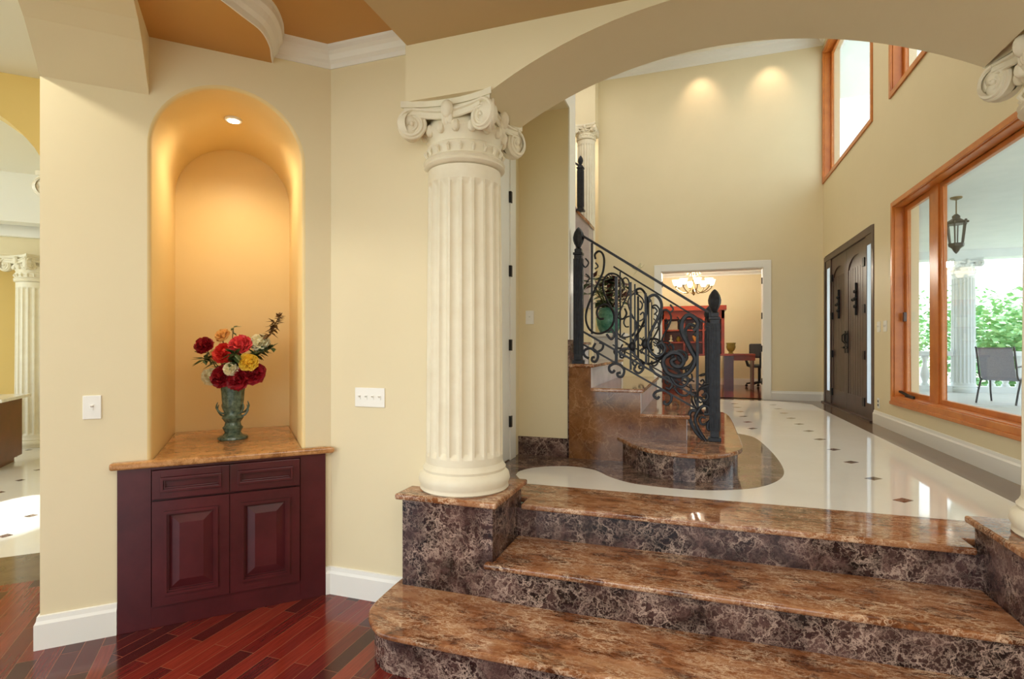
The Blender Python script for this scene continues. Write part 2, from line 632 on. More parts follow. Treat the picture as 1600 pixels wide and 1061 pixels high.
# back-of-camera room shell and the hall walls ----------------------
AX = 0.1275            # axis of the entry arch
BY0, BY1 = 2.60, 3.10  # the arched beam
ARC_R, ARC_T = 2.3, 3.125
xl, xr = -1.03, 2 * AX + 1.03
arcpts = []
for i in range(29):
    x = xl + (xr - xl) * i / 28
    arcpts.append((x, ARC_T - ARC_R + math.sqrt(ARC_R ** 2 - (x - AX) ** 2)))
poly = [(-1.50, 2.845), (xl, 2.845)] + arcpts + [(xr, 2.845), (2.30, 2.845), (2.30, 6.95), (-1.50, 6.95)]
front = MB().prism(poly, BY0, BY1, lambda p, h: (p[0], h, p[1]))
struct('wall_front', front, 'wall')
struct('wall_front_upper', MB().box(-4.4, 2.9, 3.45, -1.50, 3.1, 6.95), 'wall')
# right pier behind the right pedestal
struct('wall_right_pier', MB().box(1.84, 2.95, 0, 2.3, 3.1, 2.845), 'wall')

# short wall facing the camera, right of the cabinet
struct('wall_short', MB().box(-2.30, 2.76, 0, -1.33, 2.95, 3.45), 'wall')

# diagonal wall with the arched niche (front face at n = -0.02)
NC, NR, NS = 0.525, 0.377, 2.585
NF = -0.02
CT = 0.90
o_l, o_r = NC - NR - 0.02, NC + NR + 0.02
hole = [(o_l, CT - 0.04)] + [(NC + (NR + 0.02) * math.cos(PI - PI * i / 32), NS + (NR + 0.02) * math.sin(PI - PI * i / 32)) for i in range(33)] + [(o_r, CT - 0.04)]
wallpoly = [(-0.318, 0), (-0.318, 3.5), (1.12, 3.5), (1.12, 0), (o_r, 0), ] + hole[::-1] + [(o_l, 0)]
dw = MB(DM).prism(wallpoly, NF - 0.16, NF, lambda p, h: (p[0], h, p[1]))
struct('wall_left', dw, 'wall')
# niche liner: quarter-round edge then straight to the back
ring = []
for k in range(6):
    a = k / 5 * PI / 2
    ring.append((0.02 * (1 - math.sin(a)), NF - 0.02 * (1 - math.cos(a))))
ring.append((0.0, -1.07))
lin = MB(DM)
prof = []
for off, n in ring:
    rr = NR + off
    row = [(NC - rr, n, CT - 0.04)] + [(NC + rr * math.cos(PI - PI * i / 40), n, NS + rr * math.sin(PI - PI * i / 40)) for i in range(41)] + [(NC + rr, n, CT - 0.04)]
    prof.append(row)
w_ = len(prof[0])
vs = [p for row in prof for p in row]
fs = [(j * w_ + i, j * w_ + i + 1, (j + 1) * w_ + i + 1, (j + 1) * w_ + i) for j in range(len(prof) - 1) for i in range(w_ - 1)]
lin.add(vs, fs, True)
b0 = (len(prof) - 1) * w_
lin.add([vs[b0 + i] for i in range(w_)], [list(range(w_))])
struct('wall_niche', lin, 'niche', sharp=30)

# arched beam that leaves the diagonal wall over the passage on the left
bz = [(0.0, 2.857), (0.1, 2.95), (0.2, 3.03), (0.3, 3.08), (0.45, 3.12), (0.7, 3.145), (1.0, 3.15), (3.4, 3.15)]
bz[0] = (NF - 0.01, 2.845)
bp = [None] + bz + [(3.4, 3.6), (NF - 0.01, 3.6)]
struct('wall_left_beam', MB(DM).prism(bp[1:], -0.318, 0.137, lambda p, h: (h, p[0], p[1])), 'wall')

# ceilings of the lower room ---------------------------------------
zt, zd, zs = 3.315, 3.165, 3.152
drop = [(0.137, NF), (0.738, NF), (0.729, 0.055), (0.716, 0.165), (0.671, 0.297), (0.585, 0.395), (0.492, 0.494), (0.38, 0.60), (0.26, 0.74), (0.137, 0.95)]
dcurve = [tuple(v)[:2] for v in spline([(a, b, 0) for a, b in drop[1:]], 5)]
struct('ceiling', MB(DM).prism([(0.137, NF)] + dcurve, zd, 3.5), 'tray')
struct('ceiling', MB().prism([D(-0.318, NF), D(-0.318, 2.3), (-1.44, 0.2), (-1.44, 2.76), (-2.08, 2.76)], zt, zt + 0.2), 'tray')
struct('ceiling', MB().box(-1.49, -3.2, zs, 2.6, BY0, zt + 0.05), 'ceil')
# crown on the walls and round the drop (white), crown of the hall
cp = [(0, -0.115), (0.008, -0.115), (0.012, -0.09), (0.03, -0.075), (0.045, -0.05), (0.062, -0.035), (0.066, -0.012), (0.072, 0.0), (0, 0.0)]
pth = [D(0.738, NF), D(1.075, NF), (-1.50, 2.76)]
pth[1] = (-2.85 + (2.76 - 1.99) + 2 * NF * RT * 1.0 + 0.0, 2.76)
struct('trim_1', MB().sweep([(a, zt + b) for a, b in cp], [pth[0], pth[1], pth[2]]), 'white')
cv = [(a, b) for a, b in dcurve]
wpts = [D(a, b) for a, b in cv]
struct('trim_2', MB().sweep([(-a, zt + b * 1.3) for a, b in cp][::-1], wpts), 'white')
hc = [(0, -0.17), (0.012, -0.17), (0.02, -0.13), (0.06, -0.10), (0.09, -0.05), (0.12, -0.035), (0.13, 0), (0, 0)]
ZH = 6.80
struct('trim_3', MB().sweep([(a, ZH + b) for a, b in hc], [(-1.758, 10.35), (2.065, 10.35), (2.065, 3.1)]), 'white')
struct('ceiling', MB().box(-4.4, 3.0, ZH, 2.4, 13.0, ZH + 0.15), 'whitewall')


def wall_with_holes(name, x0, x1, ys, zs_, holes, m='wall', axis='Y'):
    """wall slab between x0 and x1 whose face spans ys x zs, with rectangular holes (y0,y1,z0,z1)"""
    yc = sorted(set([ys[0], ys[1]] + [h[i] for h in holes for i in (0, 1)]))
    zc = sorted(set([zs_[0], zs_[1]] + [h[i] for h in holes for i in (2, 3)]))
    mb = MB()
    for i in range(len(yc) - 1):
        run = None
        for j in range(len(zc) - 1):
            a, b, c, d = yc[i], yc[i + 1], zc[j], zc[j + 1]
            if any(h[0] <= a and b <= h[1] and h[2] <= c and d <= h[3] for h in holes):
                continue
            if axis == 'Y':
                mb.box(x0, a, c, x1, b, d)
            else:
                mb.box(a, x0, c, b, x1, d)
    return struct(name, mb, m)


WIN = (3.45, 6.973, 0.912, 3.092)
UW1 = (7.65, 10.34, 4.27, 6.53)
UW2 = (4.75, 7.035, 4.27, 6.53)
DR = (7.60, 10.25, U, 3.005)
XR = 2.065
wall_with_holes('wall_right', XR, XR + 0.25, (3.1, 10.6), (U - 0.1, 6.95), [WIN, UW1, UW2, DR])
struct('wall_right', MB().box(2.3, -3.2, 0, 2.5, 3.1, 3.4), 'wall')
OD = (-0.60, 1.15, U, 2.915)
wall_with_holes('wall_far', 10.35, 10.55, (-1.758, XR + 0.25), (U - 0.1, 6.95), [OD], axis='X')
# alcove door wall, cream wall beside the stairs and the header over the alcove
AD = (3.22, 4.14, U, 3.08)
wall_with_holes('wall_alcove', -1.60, -1.434, (2.95, 4.45), (U - 0.1, 3.60), [AD])
struct('wall_stair', MB().box(-4.2, 4.40, U, -1.0, 4.632, 6.95), 'wall')
struct('wall_header', MB().box(-1.60, 3.1, 3.50, -1.0, 4.40, 6.95), 'wall')
struct('daylit_white_faces', MB().box(-1.0, 4.40, U + 0.98, -0.988, 4.632, 6.9).box(-1.0, 3.12, 3.50, -0.988, 4.40, 6.9), 'white')  # daylight on the wall end and header face, put in as white skins
struct('wall_gallery', MB().box(-4.4, 12.6, U, -1.6, 12.8, 6.95), 'wall')
struct('wall_gallery', MB().box(-4.4, 3.1, U, -4.2, 12.8, 6.95), 'wall')
struct('wall_gallery', MB().box(-1.758, 10.55, U, -1.6, 12.8, 6.95), 'wall')
struct('wall_gallery', MB().box(-4.2, 10.0, 5.70, -1.758, 10.56, ZH), 'wall')
# room behind the camera: side and rear walls with a wide opening to daylight
wall_with_holes('wall_rear', -3.4, -3.2, (-4.5, 2.5), (0, 3.45), [(-3.4, 1.6, 0.2, 2.7)], axis='X')

# baseboards ----------------------------------------------------------
bb = [(0, 0), (0.020, 0), (0.020, 0.125), (0.013, 0.14), (0.010, 0.162), (0, 0.165)]
struct('baseboard_left', MB().sweep([(a, b) for a, b in bb], [(D(-0.318, -0.18)), D(-0.318, NF), D(-0.002, NF)]), 'white')
struct('baseboard_short', MB().sweep([(a, b) for a, b in bb], [D(1.036, NF), pth[1], (-1.55, 2.76)]), 'white')
bh = [(0, U), (0.02, U), (0.02, U + 0.12), (0.012, U + 0.135), (0.008, U + 0.158), (0, U + 0.16)]
struct('baseboard_far', MB().sweep(bh, [(1.262, 10.35), (XR, 10.35), (XR, 10.26)]), 'white')
struct('baseboard_right', MB().sweep(bh, [(XR, 7.59), (XR, 3.1)]), 'white')
struct('baseboard_far', MB().sweep(bh, [(-1.758, 10.35), (-0.735, 10.35)]), 'white')
struct('baseboard_stair', MB().box(-1.434, 4.385, U, -0.995, 4.40, U + 0.155).box(-1.0, 4.385, U, -0.985, 4.64, U + 0.98), 'riser')

# ================================================================== WINDOWS
XG = XR + 0.12


def window(name, y0, y1, z0, z1, mull=None, cas=0.05, two=False):
    """timber window: casing on the wall, deep jamb, sashes and panes"""
    m = MB()
    c = cas
    for a in ((y0, y0 + c, z0, z1), (y1 - c, y1, z0, z1), (y0 + c, y1 - c, z0, z0 + c), (y0 + c, y1 - c, z1 - c, z1)):
        m.box(XR - 0.018, a[0], a[2], XR + 0.004, a[1], a[3])
    j = 0.03
    a0, a1, b0, b1 = y0 + c * 0.6, y1 - c * 0.6, z0 + c * 0.6, z1 - c * 0.6
    for q in ((a0, a0 + j, b0, b1), (a1 - j, a1, b0, b1), (a0 + j, a1 - j, b0, b0 + j), (a0 + j, a1 - j, b1 - j, b1)):
        m.box(XR + 0.004, q[0], q[2], XG + 0.022, q[1], q[3])
    f = struct(name, m, 'orange', bevel=0.004)
    # outer frame fill between jamb and the wall opening
    g = MB()
    panes = []
    lo, hi = a0 + j, a1 - j
    if mull:
        g.box(XG - 0.035, mull[0], b0 + j, XG + 0.035, mull[1], b1 - j)
        panes = [(lo, mull[0], 0.045), (mull[1], hi, 0.055)]
    else:
        panes = [(lo, hi, 0.05)]
    g.build('mullion', M['orange'], f) if mull else None
    for p0, p1, sw in panes:
        s_ = MB()
        zb, zt_ = b0 + j, b1 - j
        for q in ((p0, p0 + sw, zb, zt_), (p1 - sw, p1, zb, zt_), (p0 + sw, p1 - sw, zb, zb + sw), (p0 + sw, p1 - sw, zt_ - sw, zt_)):
            s_.box(XG - 0.022, q[0], q[2], XG + 0.020, q[1], q[3])
        s_.build('sash', M['orange'], f, bevel=0.006)
        MB().box(XG - 0.004, p0 + sw, zb + sw, XG + 0.004, p1 - sw, zt_ - sw).build('pane', M['glass'], f)
    return f


w1 = window('window_1', *WIN[:2], *WIN[2:], mull=(6.03, 6.205), cas=0.05)
MB().bar((XR + 0.05, 6.50, 0.985), (XR + 0.06, 6.76, 0.99), 0.02, 0.03).bar((XR + 0.02, 6.80, 1.03), (XR + 0.06, 6.66, 0.99), 0.03, 0.02).build('crank_handle', M['black'], w1, bevel=0.003)
MB().box(XG - 0.055, 6.83, 1.78, XG - 0.028, 6.87, 1.88).build('latch', M['darkwood'], w1, bevel=0.004)
MB().box(XR - 0.03, WIN[0], WIN[2] - 0.035, XR + 0.02, WIN[1], WIN[2]).build('window_sill', M['orange'], w1, bevel=0.006)
window('window_2', *UW1[:2], *UW1[2:], cas=0.06)
window('window_3', *UW2[:2], *UW2[2:], cas=0.06)

# ================================================================== FRONT DOORS
y0, y1, z0, z1 = DR
m = MB()
for q in ((y0, y0 + 0.09, z0, z1), (y1 - 0.09, y1, z0, z1), (y0 + 0.09, y1 - 0.09, z1 - 0.09, z1)):
    m.box(XR - 0.010, q[0], q[2], XR + 0.2, q[1], q[3])
dfr = struct('door_1', m, 'darkwood', bevel=0.006)
for a, b in ((y0 + 0.09, 7.955), (9.80, y1 - 0.09)):
    s_ = MB()
    g0, g1 = (7.695, 7.90) if a < 9 else (9.86, 10.07)
    s_.box(XR - 0.002, a, z0, XR + 0.028, g0, z1 - 0.09).box(XR - 0.002, g1, z0, XR + 0.028, b, z1 - 0.09)
    s_.box(XR - 0.002, g0, z0, XR + 0.028, g1, 0.80).box(XR - 0.002, g0, 2.79, XR + 0.028, g1, z1 - 0.09)
    s_.build('sidelight_frame', M['darkwood'], dfr)
    MB().add([(XR + 0.003, g0, 0.80), (XR + 0.003, g1, 0.80), (XR + 0.003, g1, 2.79), (XR + 0.003, g0, 2.79)], [(0, 1, 2, 3)]).build('sidelight_pane', M['frost'], dfr)
    if a < 9:
        hy = 7.985
    else:
        hy = 9.77
for (a, b, hside) in ((7.958, 8.925, 0), (8.931, 9.797, 1)):
    lf = MB()
    xf = XR + 0.03
    lf.box(xf, a, z0 + 0.01, xf + 0.05, b, z1 - 0.095)
    st = 0.085
    for q in ((a, a + st, z0 + 0.01, z1 - 0.095), (b - st, b, z0 + 0.01, z1 - 0.095), (a + st, b - st, z0 + 0.01, z0 + 0.26), (a + st, b - st, 2.78, z1 - 0.095)):
        lf.box(xf - 0.016, q[0], q[2], xf, q[1], q[3])
    ap = arc((a + b) / 2, 2.50, (b - a) / 2 - st, 0, PI, 16)
    ap = [(p[0], 2.56 + (p[1] - 2.50) * 0.52) for p in ap]
    lf.prism(ap + [(a + st, 2.781), (b - st, 2.781)], xf - 0.016, xf, lambda p, h: (h, p[0], p[1]))
    nb = 7
    for k in range(nb):
        ya = a + st + (b - a - 2 * st) * k / nb
        yb = a + st + (b - a - 2 * st) * (k + 1) / nb
        lf.box(xf - 0.008, ya + 0.006, z0 + 0.26, xf, yb - 0.006, 2.60)
    leaf = lf.build('door_leaf', M['darkwood'], dfr)
    c = (a + b) / 2 - 0.02
    gr = MB().bar((xf - 0.022, c, 1.94), (xf - 0.022, c, 2.38), 0.026)
    for zz in (2.06, 2.16, 2.26):
        gr.ball((xf - 0.03, c + 0.0, zz), 0.028)
    gr.bar((xf - 0.02, c, 2.16), (xf - 0.02, c + 0.16, 2.16), 0.014)
    gr.ball((xf - 0.02, c + 0.16, 2.16), 0.022)
    gr.bar((xf - 0.012, c, 2.06), (xf - 0.012, c + 0.10, 2.06), 0.012).bar((xf - 0.012, c, 2.26), (xf - 0.012, c + 0.10, 2.26), 0.012)
    gr.build('speakeasy_grille', M['black'], leaf)
    hy = 8.86 if hside == 0 else 8.99
    hd = MB().box(xf - 0.024, hy - 0.028, 1.42, xf - 0.014, hy + 0.028, 1.74)
    hd.tube([(xf - 0.02, hy, 1.70), (xf - 0.055, hy, 1.68), (xf - 0.055, hy, 1.60), (xf - 0.02, hy, 1.56)], 0.010)
    hd.bar((xf - 0.04, hy, 1.50), (xf - 0.04, hy + (0.10 if hside else -0.10), 1.50), 0.018).bar((xf - 0.02, hy, 1.50), (xf - 0.045, hy, 1.50), 0.03)
    hd.build('door_handle', M['black'], leaf)
    hx = a + 0.045 if hside == 0 else b - 0.045
    for zz in (0.80, 1.40, 2.00, 2.60):
        MB().box(xf - 0.045, hx - 0.045, zz - 0.055, xf - 0.012, hx + 0.045, zz + 0.055).build('hinge', M['black'], leaf)
struct('trim_4', MB().box(XR - 0.05, y0, U, XR + 0.2, y1, U + 0.02), 'darkwood')

# office doorway casing ------------------------------------------------
m = MB()
cw = 0.115
for fy in ((10.325, 10.352),):
    m.box(OD[0] - cw, fy[0], U, OD[0] + 0.01, fy[1], OD[3] + cw)
    m.box(OD[1] - 0.01, fy[0], U, OD[1] + cw, fy[1], OD[3] + cw)
    m.box(OD[0] + 0.01, fy[0], OD[3] - 0.01, OD[1] - 0.01, fy[1], OD[3] + cw)
m.box(OD[0], 10.352, U, OD[0] + 0.02, 10.56, OD[3]).box(OD[1] - 0.02, 10.352, U, OD[1], 10.56, OD[3]).box(OD[0] + 0.02, 10.352, OD[3] - 0.02, OD[1] - 0.02, 10.56, OD[3])
od = struct('door_2', m, 'white', bevel=0.005)
for xx in (OD[0] + 0.021, OD[1] - 0.021):
    for zz in (0.90, 1.48, 2.06, 2.68):
        MB().box(xx - 0.012, 10.40, zz - 0.055, xx + 0.012, 10.45, zz + 0.055).build('hinge', M['black'], od)
# alcove door (white, hinges facing the hall)
m = MB()
m.box(-1.434, AD[1] - 0.01, U, -1.415, 4.27, AD[3] + 0.1).box(-1.434, AD[0] - 0.11, U, -1.415, AD[0] + 0.01, AD[3] + 0.1).box(-1.434, AD[0] + 0.01, AD[3] - 0.01, -1.415, AD[1] - 0.01, AD[3] + 0.1)
ad = struct('door_3', m, 'white', bevel=0.004)
lf = MB().box(-1.47, AD[0] + 0.012, U + 0.01, -1.425, AD[1] - 0.012, AD[3] - 0.012)
for q in ((0.75, 1.7), (1.85, 2.95)):
    lf.box(-1.428, AD[0] + 0.14, q[0], -1.418, AD[1] - 0.14, q[1])
lf.build('door_leaf', M['white'], ad, bevel=0.003)
for zz in (0.90, 1.52, 2.12, 2.72):
    MB().box(-1.428, AD[1] - 0.028, zz - 0.045, -1.405, AD[1] + 0.006, zz + 0.045).build('hinge', M['black'], ad)

# ================================================================== ENTRY STEPS
st1 = [(1.9, 2.13), (-1.22, 2.13), (-1.35, 2.137), (-1.415, 2.168), (-1.478, 2.222), (-1.528, 2.291), (-1.553, 2.367), (-1.564, 2.476), (-1.572, 2.62), (-1.572, 2.73)]
sm_ = [(1.9, 2.13, 0), (0.5, 2.13, 0), (-0.8, 2.13, 0)] + [(a, b, 0) for a, b in st1[1:]]
sm_ = [tuple(v)[:2] for v in spline(sm_, 4)]


def inset(path, d):
    out = []
    P = [Vector(p) for p in path]
    for i, p in enumerate(P):
        t = (P[min(i + 1, len(P) - 1)] - P[max(i - 1, 0)]).normalized()
        out.append((p.x + t.y * d, p.y - t.x * d))
    return out


steps = thing('entry_steps', 'three wide brown marble steps rising from the wood floor to the entry hall', 'steps', (0.1, 2.6, 0))
TK = 0.032
top1 = sm_[:-1] + [(-1.572, 2.755), (-1.32, 2.755), (-1.32, 3.12), (1.82, 3.12), (1.82, 2.13)]
MB().prism(top1, RS - TK, RS).build('tread', 'tread', steps, bevel=0.012, seg=3)
r1 = inset(sm_, -0.028)
# walking direction is -X, so the inside is to the right
def chk(p):
    return p
r1 = [(x, y) for x, y in r1]
if r1[0][1] < 2.13:
    r1 = inset(sm_, 0.028)
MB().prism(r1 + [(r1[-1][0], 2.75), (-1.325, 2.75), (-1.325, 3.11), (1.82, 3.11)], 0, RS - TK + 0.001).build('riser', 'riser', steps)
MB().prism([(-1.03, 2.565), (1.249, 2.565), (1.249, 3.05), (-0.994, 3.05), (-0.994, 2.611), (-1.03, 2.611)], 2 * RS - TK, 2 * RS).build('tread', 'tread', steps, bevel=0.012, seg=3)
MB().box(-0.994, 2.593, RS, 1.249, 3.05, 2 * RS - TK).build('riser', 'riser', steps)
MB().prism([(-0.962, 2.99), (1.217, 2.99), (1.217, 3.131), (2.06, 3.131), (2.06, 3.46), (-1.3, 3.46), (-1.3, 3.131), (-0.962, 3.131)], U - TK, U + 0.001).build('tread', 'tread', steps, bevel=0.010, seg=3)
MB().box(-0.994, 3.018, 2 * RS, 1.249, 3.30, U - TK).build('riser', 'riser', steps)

# pedestals ----------------------------------------------------------------
PZ = 0.70


def pedestal(x0, x1, label):
    p = thing('column_pedestal', label, 'pedestal', ((x0 + x1) / 2, 2.85, RS))
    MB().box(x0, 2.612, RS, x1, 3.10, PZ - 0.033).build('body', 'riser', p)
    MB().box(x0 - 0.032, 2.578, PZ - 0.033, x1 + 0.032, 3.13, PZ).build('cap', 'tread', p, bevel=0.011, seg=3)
    return p


pedestal(-1.525, -0.995, 'square marble pedestal under the tall fluted column at the left of the steps')
pedestal(1.25, 1.79, 'marble pedestal cut by the right edge of the photo, with a lighter stone cap')

# ================================================================== COLUMNS


def capital(mb, cx, cy, zb, zt_, s=1.0):
    """ionic capital with corner scrolls between zb (neck ring) and zt_ (underside of beam)"""
    k = (zt_ - zb)
    q = lambda f: zb + k * f
    mb.lathe([(0.20 * s, q(-0.02)), (0.222 * s, q(0.0)), (0.232 * s, q(0.03)), (0.226 * s, q(0.06)), (0.225 * s, q(0.07)), (0.234 * s, q(0.10)), (0.226 * s, q(0.14)), (0.212 * s, q(0.16)),
              (0.210 * s, q(0.26)), (0.218 * s, q(0.30)), (0.215 * s, q(0.34)), (0.205 * s, q(0.36)), (0.215 * s, q(0.46)), (0.235 * s, q(0.56)), (0.22 * s, q(0.66)), (0.20 * s, q(0.80))], (cx, cy, 0), 40)
    # leaf band
    for i in range(20):
        a = 2 * PI * i / 20
        p = (cx + 0.214 * s * math.cos(a), cy + 0.214 * s * math.sin(a))
        mb.tube([(p[0], p[1], q(0.18)), (cx + 0.226 * s * math.cos(a), cy + 0.226 * s * math.sin(a), q(0.24)), (cx + 0.214 * s * math.cos(a), cy + 0.214 * s * math.sin(a), q(0.31))], [0.008 * s, 0.011 * s, 0.005 * s], 6)
    for i in range(16):
        a = 2 * PI * (i + 0.5) / 16
        mb.ball((cx + 0.225 * s * math.cos(a), cy + 0.225 * s * math.sin(a), q(0.55)), 0.026 * s, 1, 1, 1.3, 8, 6)
    # abacus with hollowed sides
    pl = []
    h = 0.265 * s
    for side in range(4):
        for j in range(9):
            t = -1 + 2 * j / 8
            d = h - 0.055 * s * (1 - t * t)
            x, y = (t * h, -d)
            for _ in range(side):
                x, y = -y, x
            pl.append((cx + x * 1.0, cy + y * 1.0))
    mb.prism(pl, q(0.90), q(1.0))
    pl2 = [(cx + (x - cx) * 0.95, cy + (y - cy) * 0.95) for x, y in pl]
    mb.prism(pl2, q(0.84), q(0.90))
    rv = 0.082 * s
    zc = q(0.63)
    for side in range(4):
        rot = Matrix.Rotation(side * PI / 2, 4, 'Z')
        base = Matrix.Translation((cx, cy, 0)) @ rot

        def W(x, y, z):
            return base @ Vector((x, y, z))
        for sgn in (-1, 1):
            ctr = Vector((sgn * 0.212 * s, -0.230 * s, zc))
            ang = -sgn * R(20)
            nx, ny = math.sin(ang), -math.cos(ang)          # outward normal of the scroll face
            tx, ty = math.cos(ang), math.sin(ang)           # along the face
            # drum
            rows = []
            vs, fs = [], []
            for n_, r_ in ((-0.030 * s, rv * 0.85), (0.0, rv * 0.97), (0.012 * s, rv), (0.020 * s, rv * 0.93)):
                for i in range(24):
                    a = 2 * PI * i / 24
                    vs.append(W(ctr.x + tx * r_ * math.cos(a) + nx * n_, ctr.y + ty * r_ * math.cos(a) + ny * n_, zc + r_ * math.sin(a)))
            for j in range(3):
                for i in range(24):
                    fs.append((j * 24 + i, j * 24 + (i + 1) % 24, (j + 1) * 24 + (i + 1) % 24, (j + 1) * 24 + i))
            mb.add(vs, fs, True)
            mb.add(vs, [[3 * 24 + i for i in range(24)]])
            # spiral relief
            pts, rad = [], []
            for i in range(49):
                f = i / 48
                a = PI / 2 + sgn * (-1) * 0 - sgn * f * 2.4 * 2 * PI
                r_ = rv * (0.93 - 0.80 * f)
                pts.append(W(ctr.x + tx * r_ * math.cos(a) + nx * 0.022 * s, ctr.y + ty * r_ * math.cos(a) + ny * 0.022 * s, zc + r_ * math.sin(a)))
                rad.append((0.011 - 0.006 * f) * s)
            mb.tube(pts, rad, 6)
            mb.ball(tuple(W(ctr.x + nx * 0.022 * s, ctr.y + ny * 0.022 * s, zc)), 0.016 * s, seg=8, ring=6)
            # bands from the scroll to the middle of the face
            for dz, r_ in ((rv * 0.90, 0.011), (rv * 0.42, 0.009), (rv * 0.62, 0.018)):
                e = 0.0 if r_ < 0.018 else -0.012
                mb.tube([W(0, -(0.222 + e) * s, zc + dz - 0.018 * s), W(sgn * 0.07 * s, -(0.225 + e) * s, zc + dz - 0.012 * s), W(sgn * 0.14 * s, -(0.228 + e) * s, zc + dz), W(ctr.x + nx * 0.02 * s, ctr.y + ny * 0.018 * s, zc + dz + 0.004 * s)], r_ * s, 6)
        # side cheek joining scroll drums over the corner
        for f_, r_ in ((0.75, 0.55), (0.25, 0.90), (-0.35, 0.85)):
            pc = W(0.225 * s, -0.225 * s, zc + rv * f_)
            mb.ball(tuple(pc), rv * 0.62 * r_, 1, 1, 0.9, 12, 8)
        # middle rosette
        mb.ball(tuple(W(0, -0.235 * s, q(0.80))), 0.036 * s, 1, 0.8, 1.4, 10, 8)
        for a in (-0.6, 0, 0.6):
            mb.ball(tuple(W(0.03 * a * s, -0.228 * s, q(0.66))), 0.022 * s, 0.8, 0.8, 1.6, 8, 6)


def column(cx, cy, z0, z1, label, s=1.0, base_h=0.15, group=None, m='stone', nfl=20, capf=0.34):
    c = thing('fluted_column', label, 'column', (cx, cy, z0), group)
    zb = z1 - capf * s
    b = MB().lathe([(0.246 * s, z0), (0.254 * s, z0 + 0.008), (0.250 * s, z0 + 0.022), (0.252 * s, z0 + 0.03), (0.262 * s, z0 + 0.055), (0.256 * s, z0 + 0.085), (0.240 * s, z0 + 0.10), (0.234 * s, z0 + 0.108), (0.238 * s, z0 + 0.122), (0.228 * s, z0 + 0.135), (0.222 * s, z0 + base_h)], (cx, cy, 0), 48)
    b.build('base', m, c)
    lo, hi = z0 + base_h, zb - 0.01
    H = hi - lo

    def flute(r, z, a):
        e = min(z - lo, hi - z)
        f = max(0.0, min(1.0, (e - 0.04 if z - lo < H / 2 else e - 0.075) / 0.03))
        x = (a * nfl / (2 * PI)) % 1.0
        w_ = max(0.0, 1 - ((x - 0.5) / 0.38) ** 2)
        return r - 0.019 * s * f * math.sqrt(w_)
    zz = [lo, lo + 0.04, lo + 0.055, lo + 0.07]
    zz += [lo + 0.07 + (H - 0.07 - 0.12) * i / 8 for i in range(1, 9)]
    zz += [hi - 0.105, hi - 0.09, hi - 0.075, hi]
    zz = sorted(set(zz))
    MB().lathe([(s * (0.220 - 0.012 * ((z - lo) / H) ** 1.5), z) for z in zz], (cx, cy, 0), nfl * 10, flute).build('shaft', m, c, sharp=25)
    k = MB()
    capital(k, cx, cy, zb, z1, s)
    k.build('capital', m, c, sharp=35)
    return c


column(-1.257, 2.85, PZ, 2.846, 'tall fluted ivory column with scroll capital on the marble pedestal left of the steps')
column(1.55, 2.85, PZ, 2.846, 'fluted column at the right edge of the photo of which scrolls of the capital show')
column(-1.96, 10.17, U, 5.70, 'white fluted column far behind the staircase beside the far wall', s=0.80)

# ================================================================== STAIRCASE
SY0, SY1 = 4.365, 6.25
stair = thing('staircase', 'brown marble staircase rising to the left behind the iron railing', 'staircase', (-0.5, 5.2, U))
# starter step with rounded ends
sp_ = [(-0.60, 4.38), (-0.519, 4.229), (-0.428, 4.057), (-0.32, 3.93), (-0.19, 3.854), (-0.06, 3.82), (0.059, 3.822), (0.15, 3.87), (0.225, 3.948), (0.285, 4.05), (0.324, 4.179), (0.342, 4.5), (0.345, 4.956), (0.35, 5.7), (0.33, 6.3), (0.22, 6.55), (0.0, 6.68), (-0.3, 6.6), (-0.5, 6.4), (-0.6, 6.2)]
sp_ = [tuple(v)[:2] for v in spline([(a, b, 0) for a, b in sp_], 3)]
MB().prism(sp_, U + RS - 0.03, U + RS).build('tread', 'tread', stair, bevel=0.010, seg=3)
cx_, cy_ = -0.1, 5.2
r_in = [(x + (0.03 if x < cx_ else -0.03) * min(1, abs(x - cx_) / 0.2), y + (0.03 if y < cy_ else -0.03) * min(1, abs(y - cy_) / 0.6)) for x, y in sp_]
MB().prism(r_in, U, U + RS - 0.03).build('riser', 'riser', stair)
xs = [-0.035, -0.381, -0.777, -1.15, -1.52, -1.89, -2.26, -2.63, -3.0]
for i, x in enumerate(xs):
    zt_ = U + RS * (i + 2)
    x2 = xs[i + 1] if i + 1 < len(xs) else -4.15
    y0_ = SY0 if i < 3 else 4.64
    tb = MB()
    if i == 2:
        tb.prism([(-0.984, y0_ - 0.012), (x, y0_ - 0.012), (x, SY1 + 0.02), (x2 - 0.03, SY1 + 0.02), (x2 - 0.03, 4.64), (-0.984, 4.64)], zt_ - 0.03, zt_)
    else:
        tb.box(x2 - 0.03, y0_ - (0.012 if i < 3 else 0), zt_ - 0.03, x, SY1 + 0.02, zt_)
    tb.build('tread', 'tread', stair, bevel=0.009, seg=3)
    MB().box(x - 0.05, y0_ + 0.004, zt_ - RS, x - 0.022, SY1, zt_ - 0.03).build('riser', 'riser_glare', stair)
pts = [(-0.06, U), (-0.06, U + 2 * RS - 0.03), (-0.406, U + 2 * RS - 0.03), (-0.406, U + 3 * RS - 0.03), (-0.802, U + 3 * RS - 0.03), (-0.802, U + 4 * RS - 0.03), (-0.985, U + 4 * RS - 0.03), (-0.985, U)]
MB().prism(pts, SY0, SY0 + 0.03, lambda p, h: (p[0], h, p[1])).build('side_panel', 'strip', stair)
pts2 = [(-0.06, U)]
for i, x in enumerate(xs):
    zt_ = U + RS * (i + 2) - 0.03
    x2 = xs[i + 1] if i + 1 < len(xs) else -4.15
    pts2 += [(x - 0.022, zt_), (x2 - 0.022, zt_)]
pts2 += [(-4.17, U)]
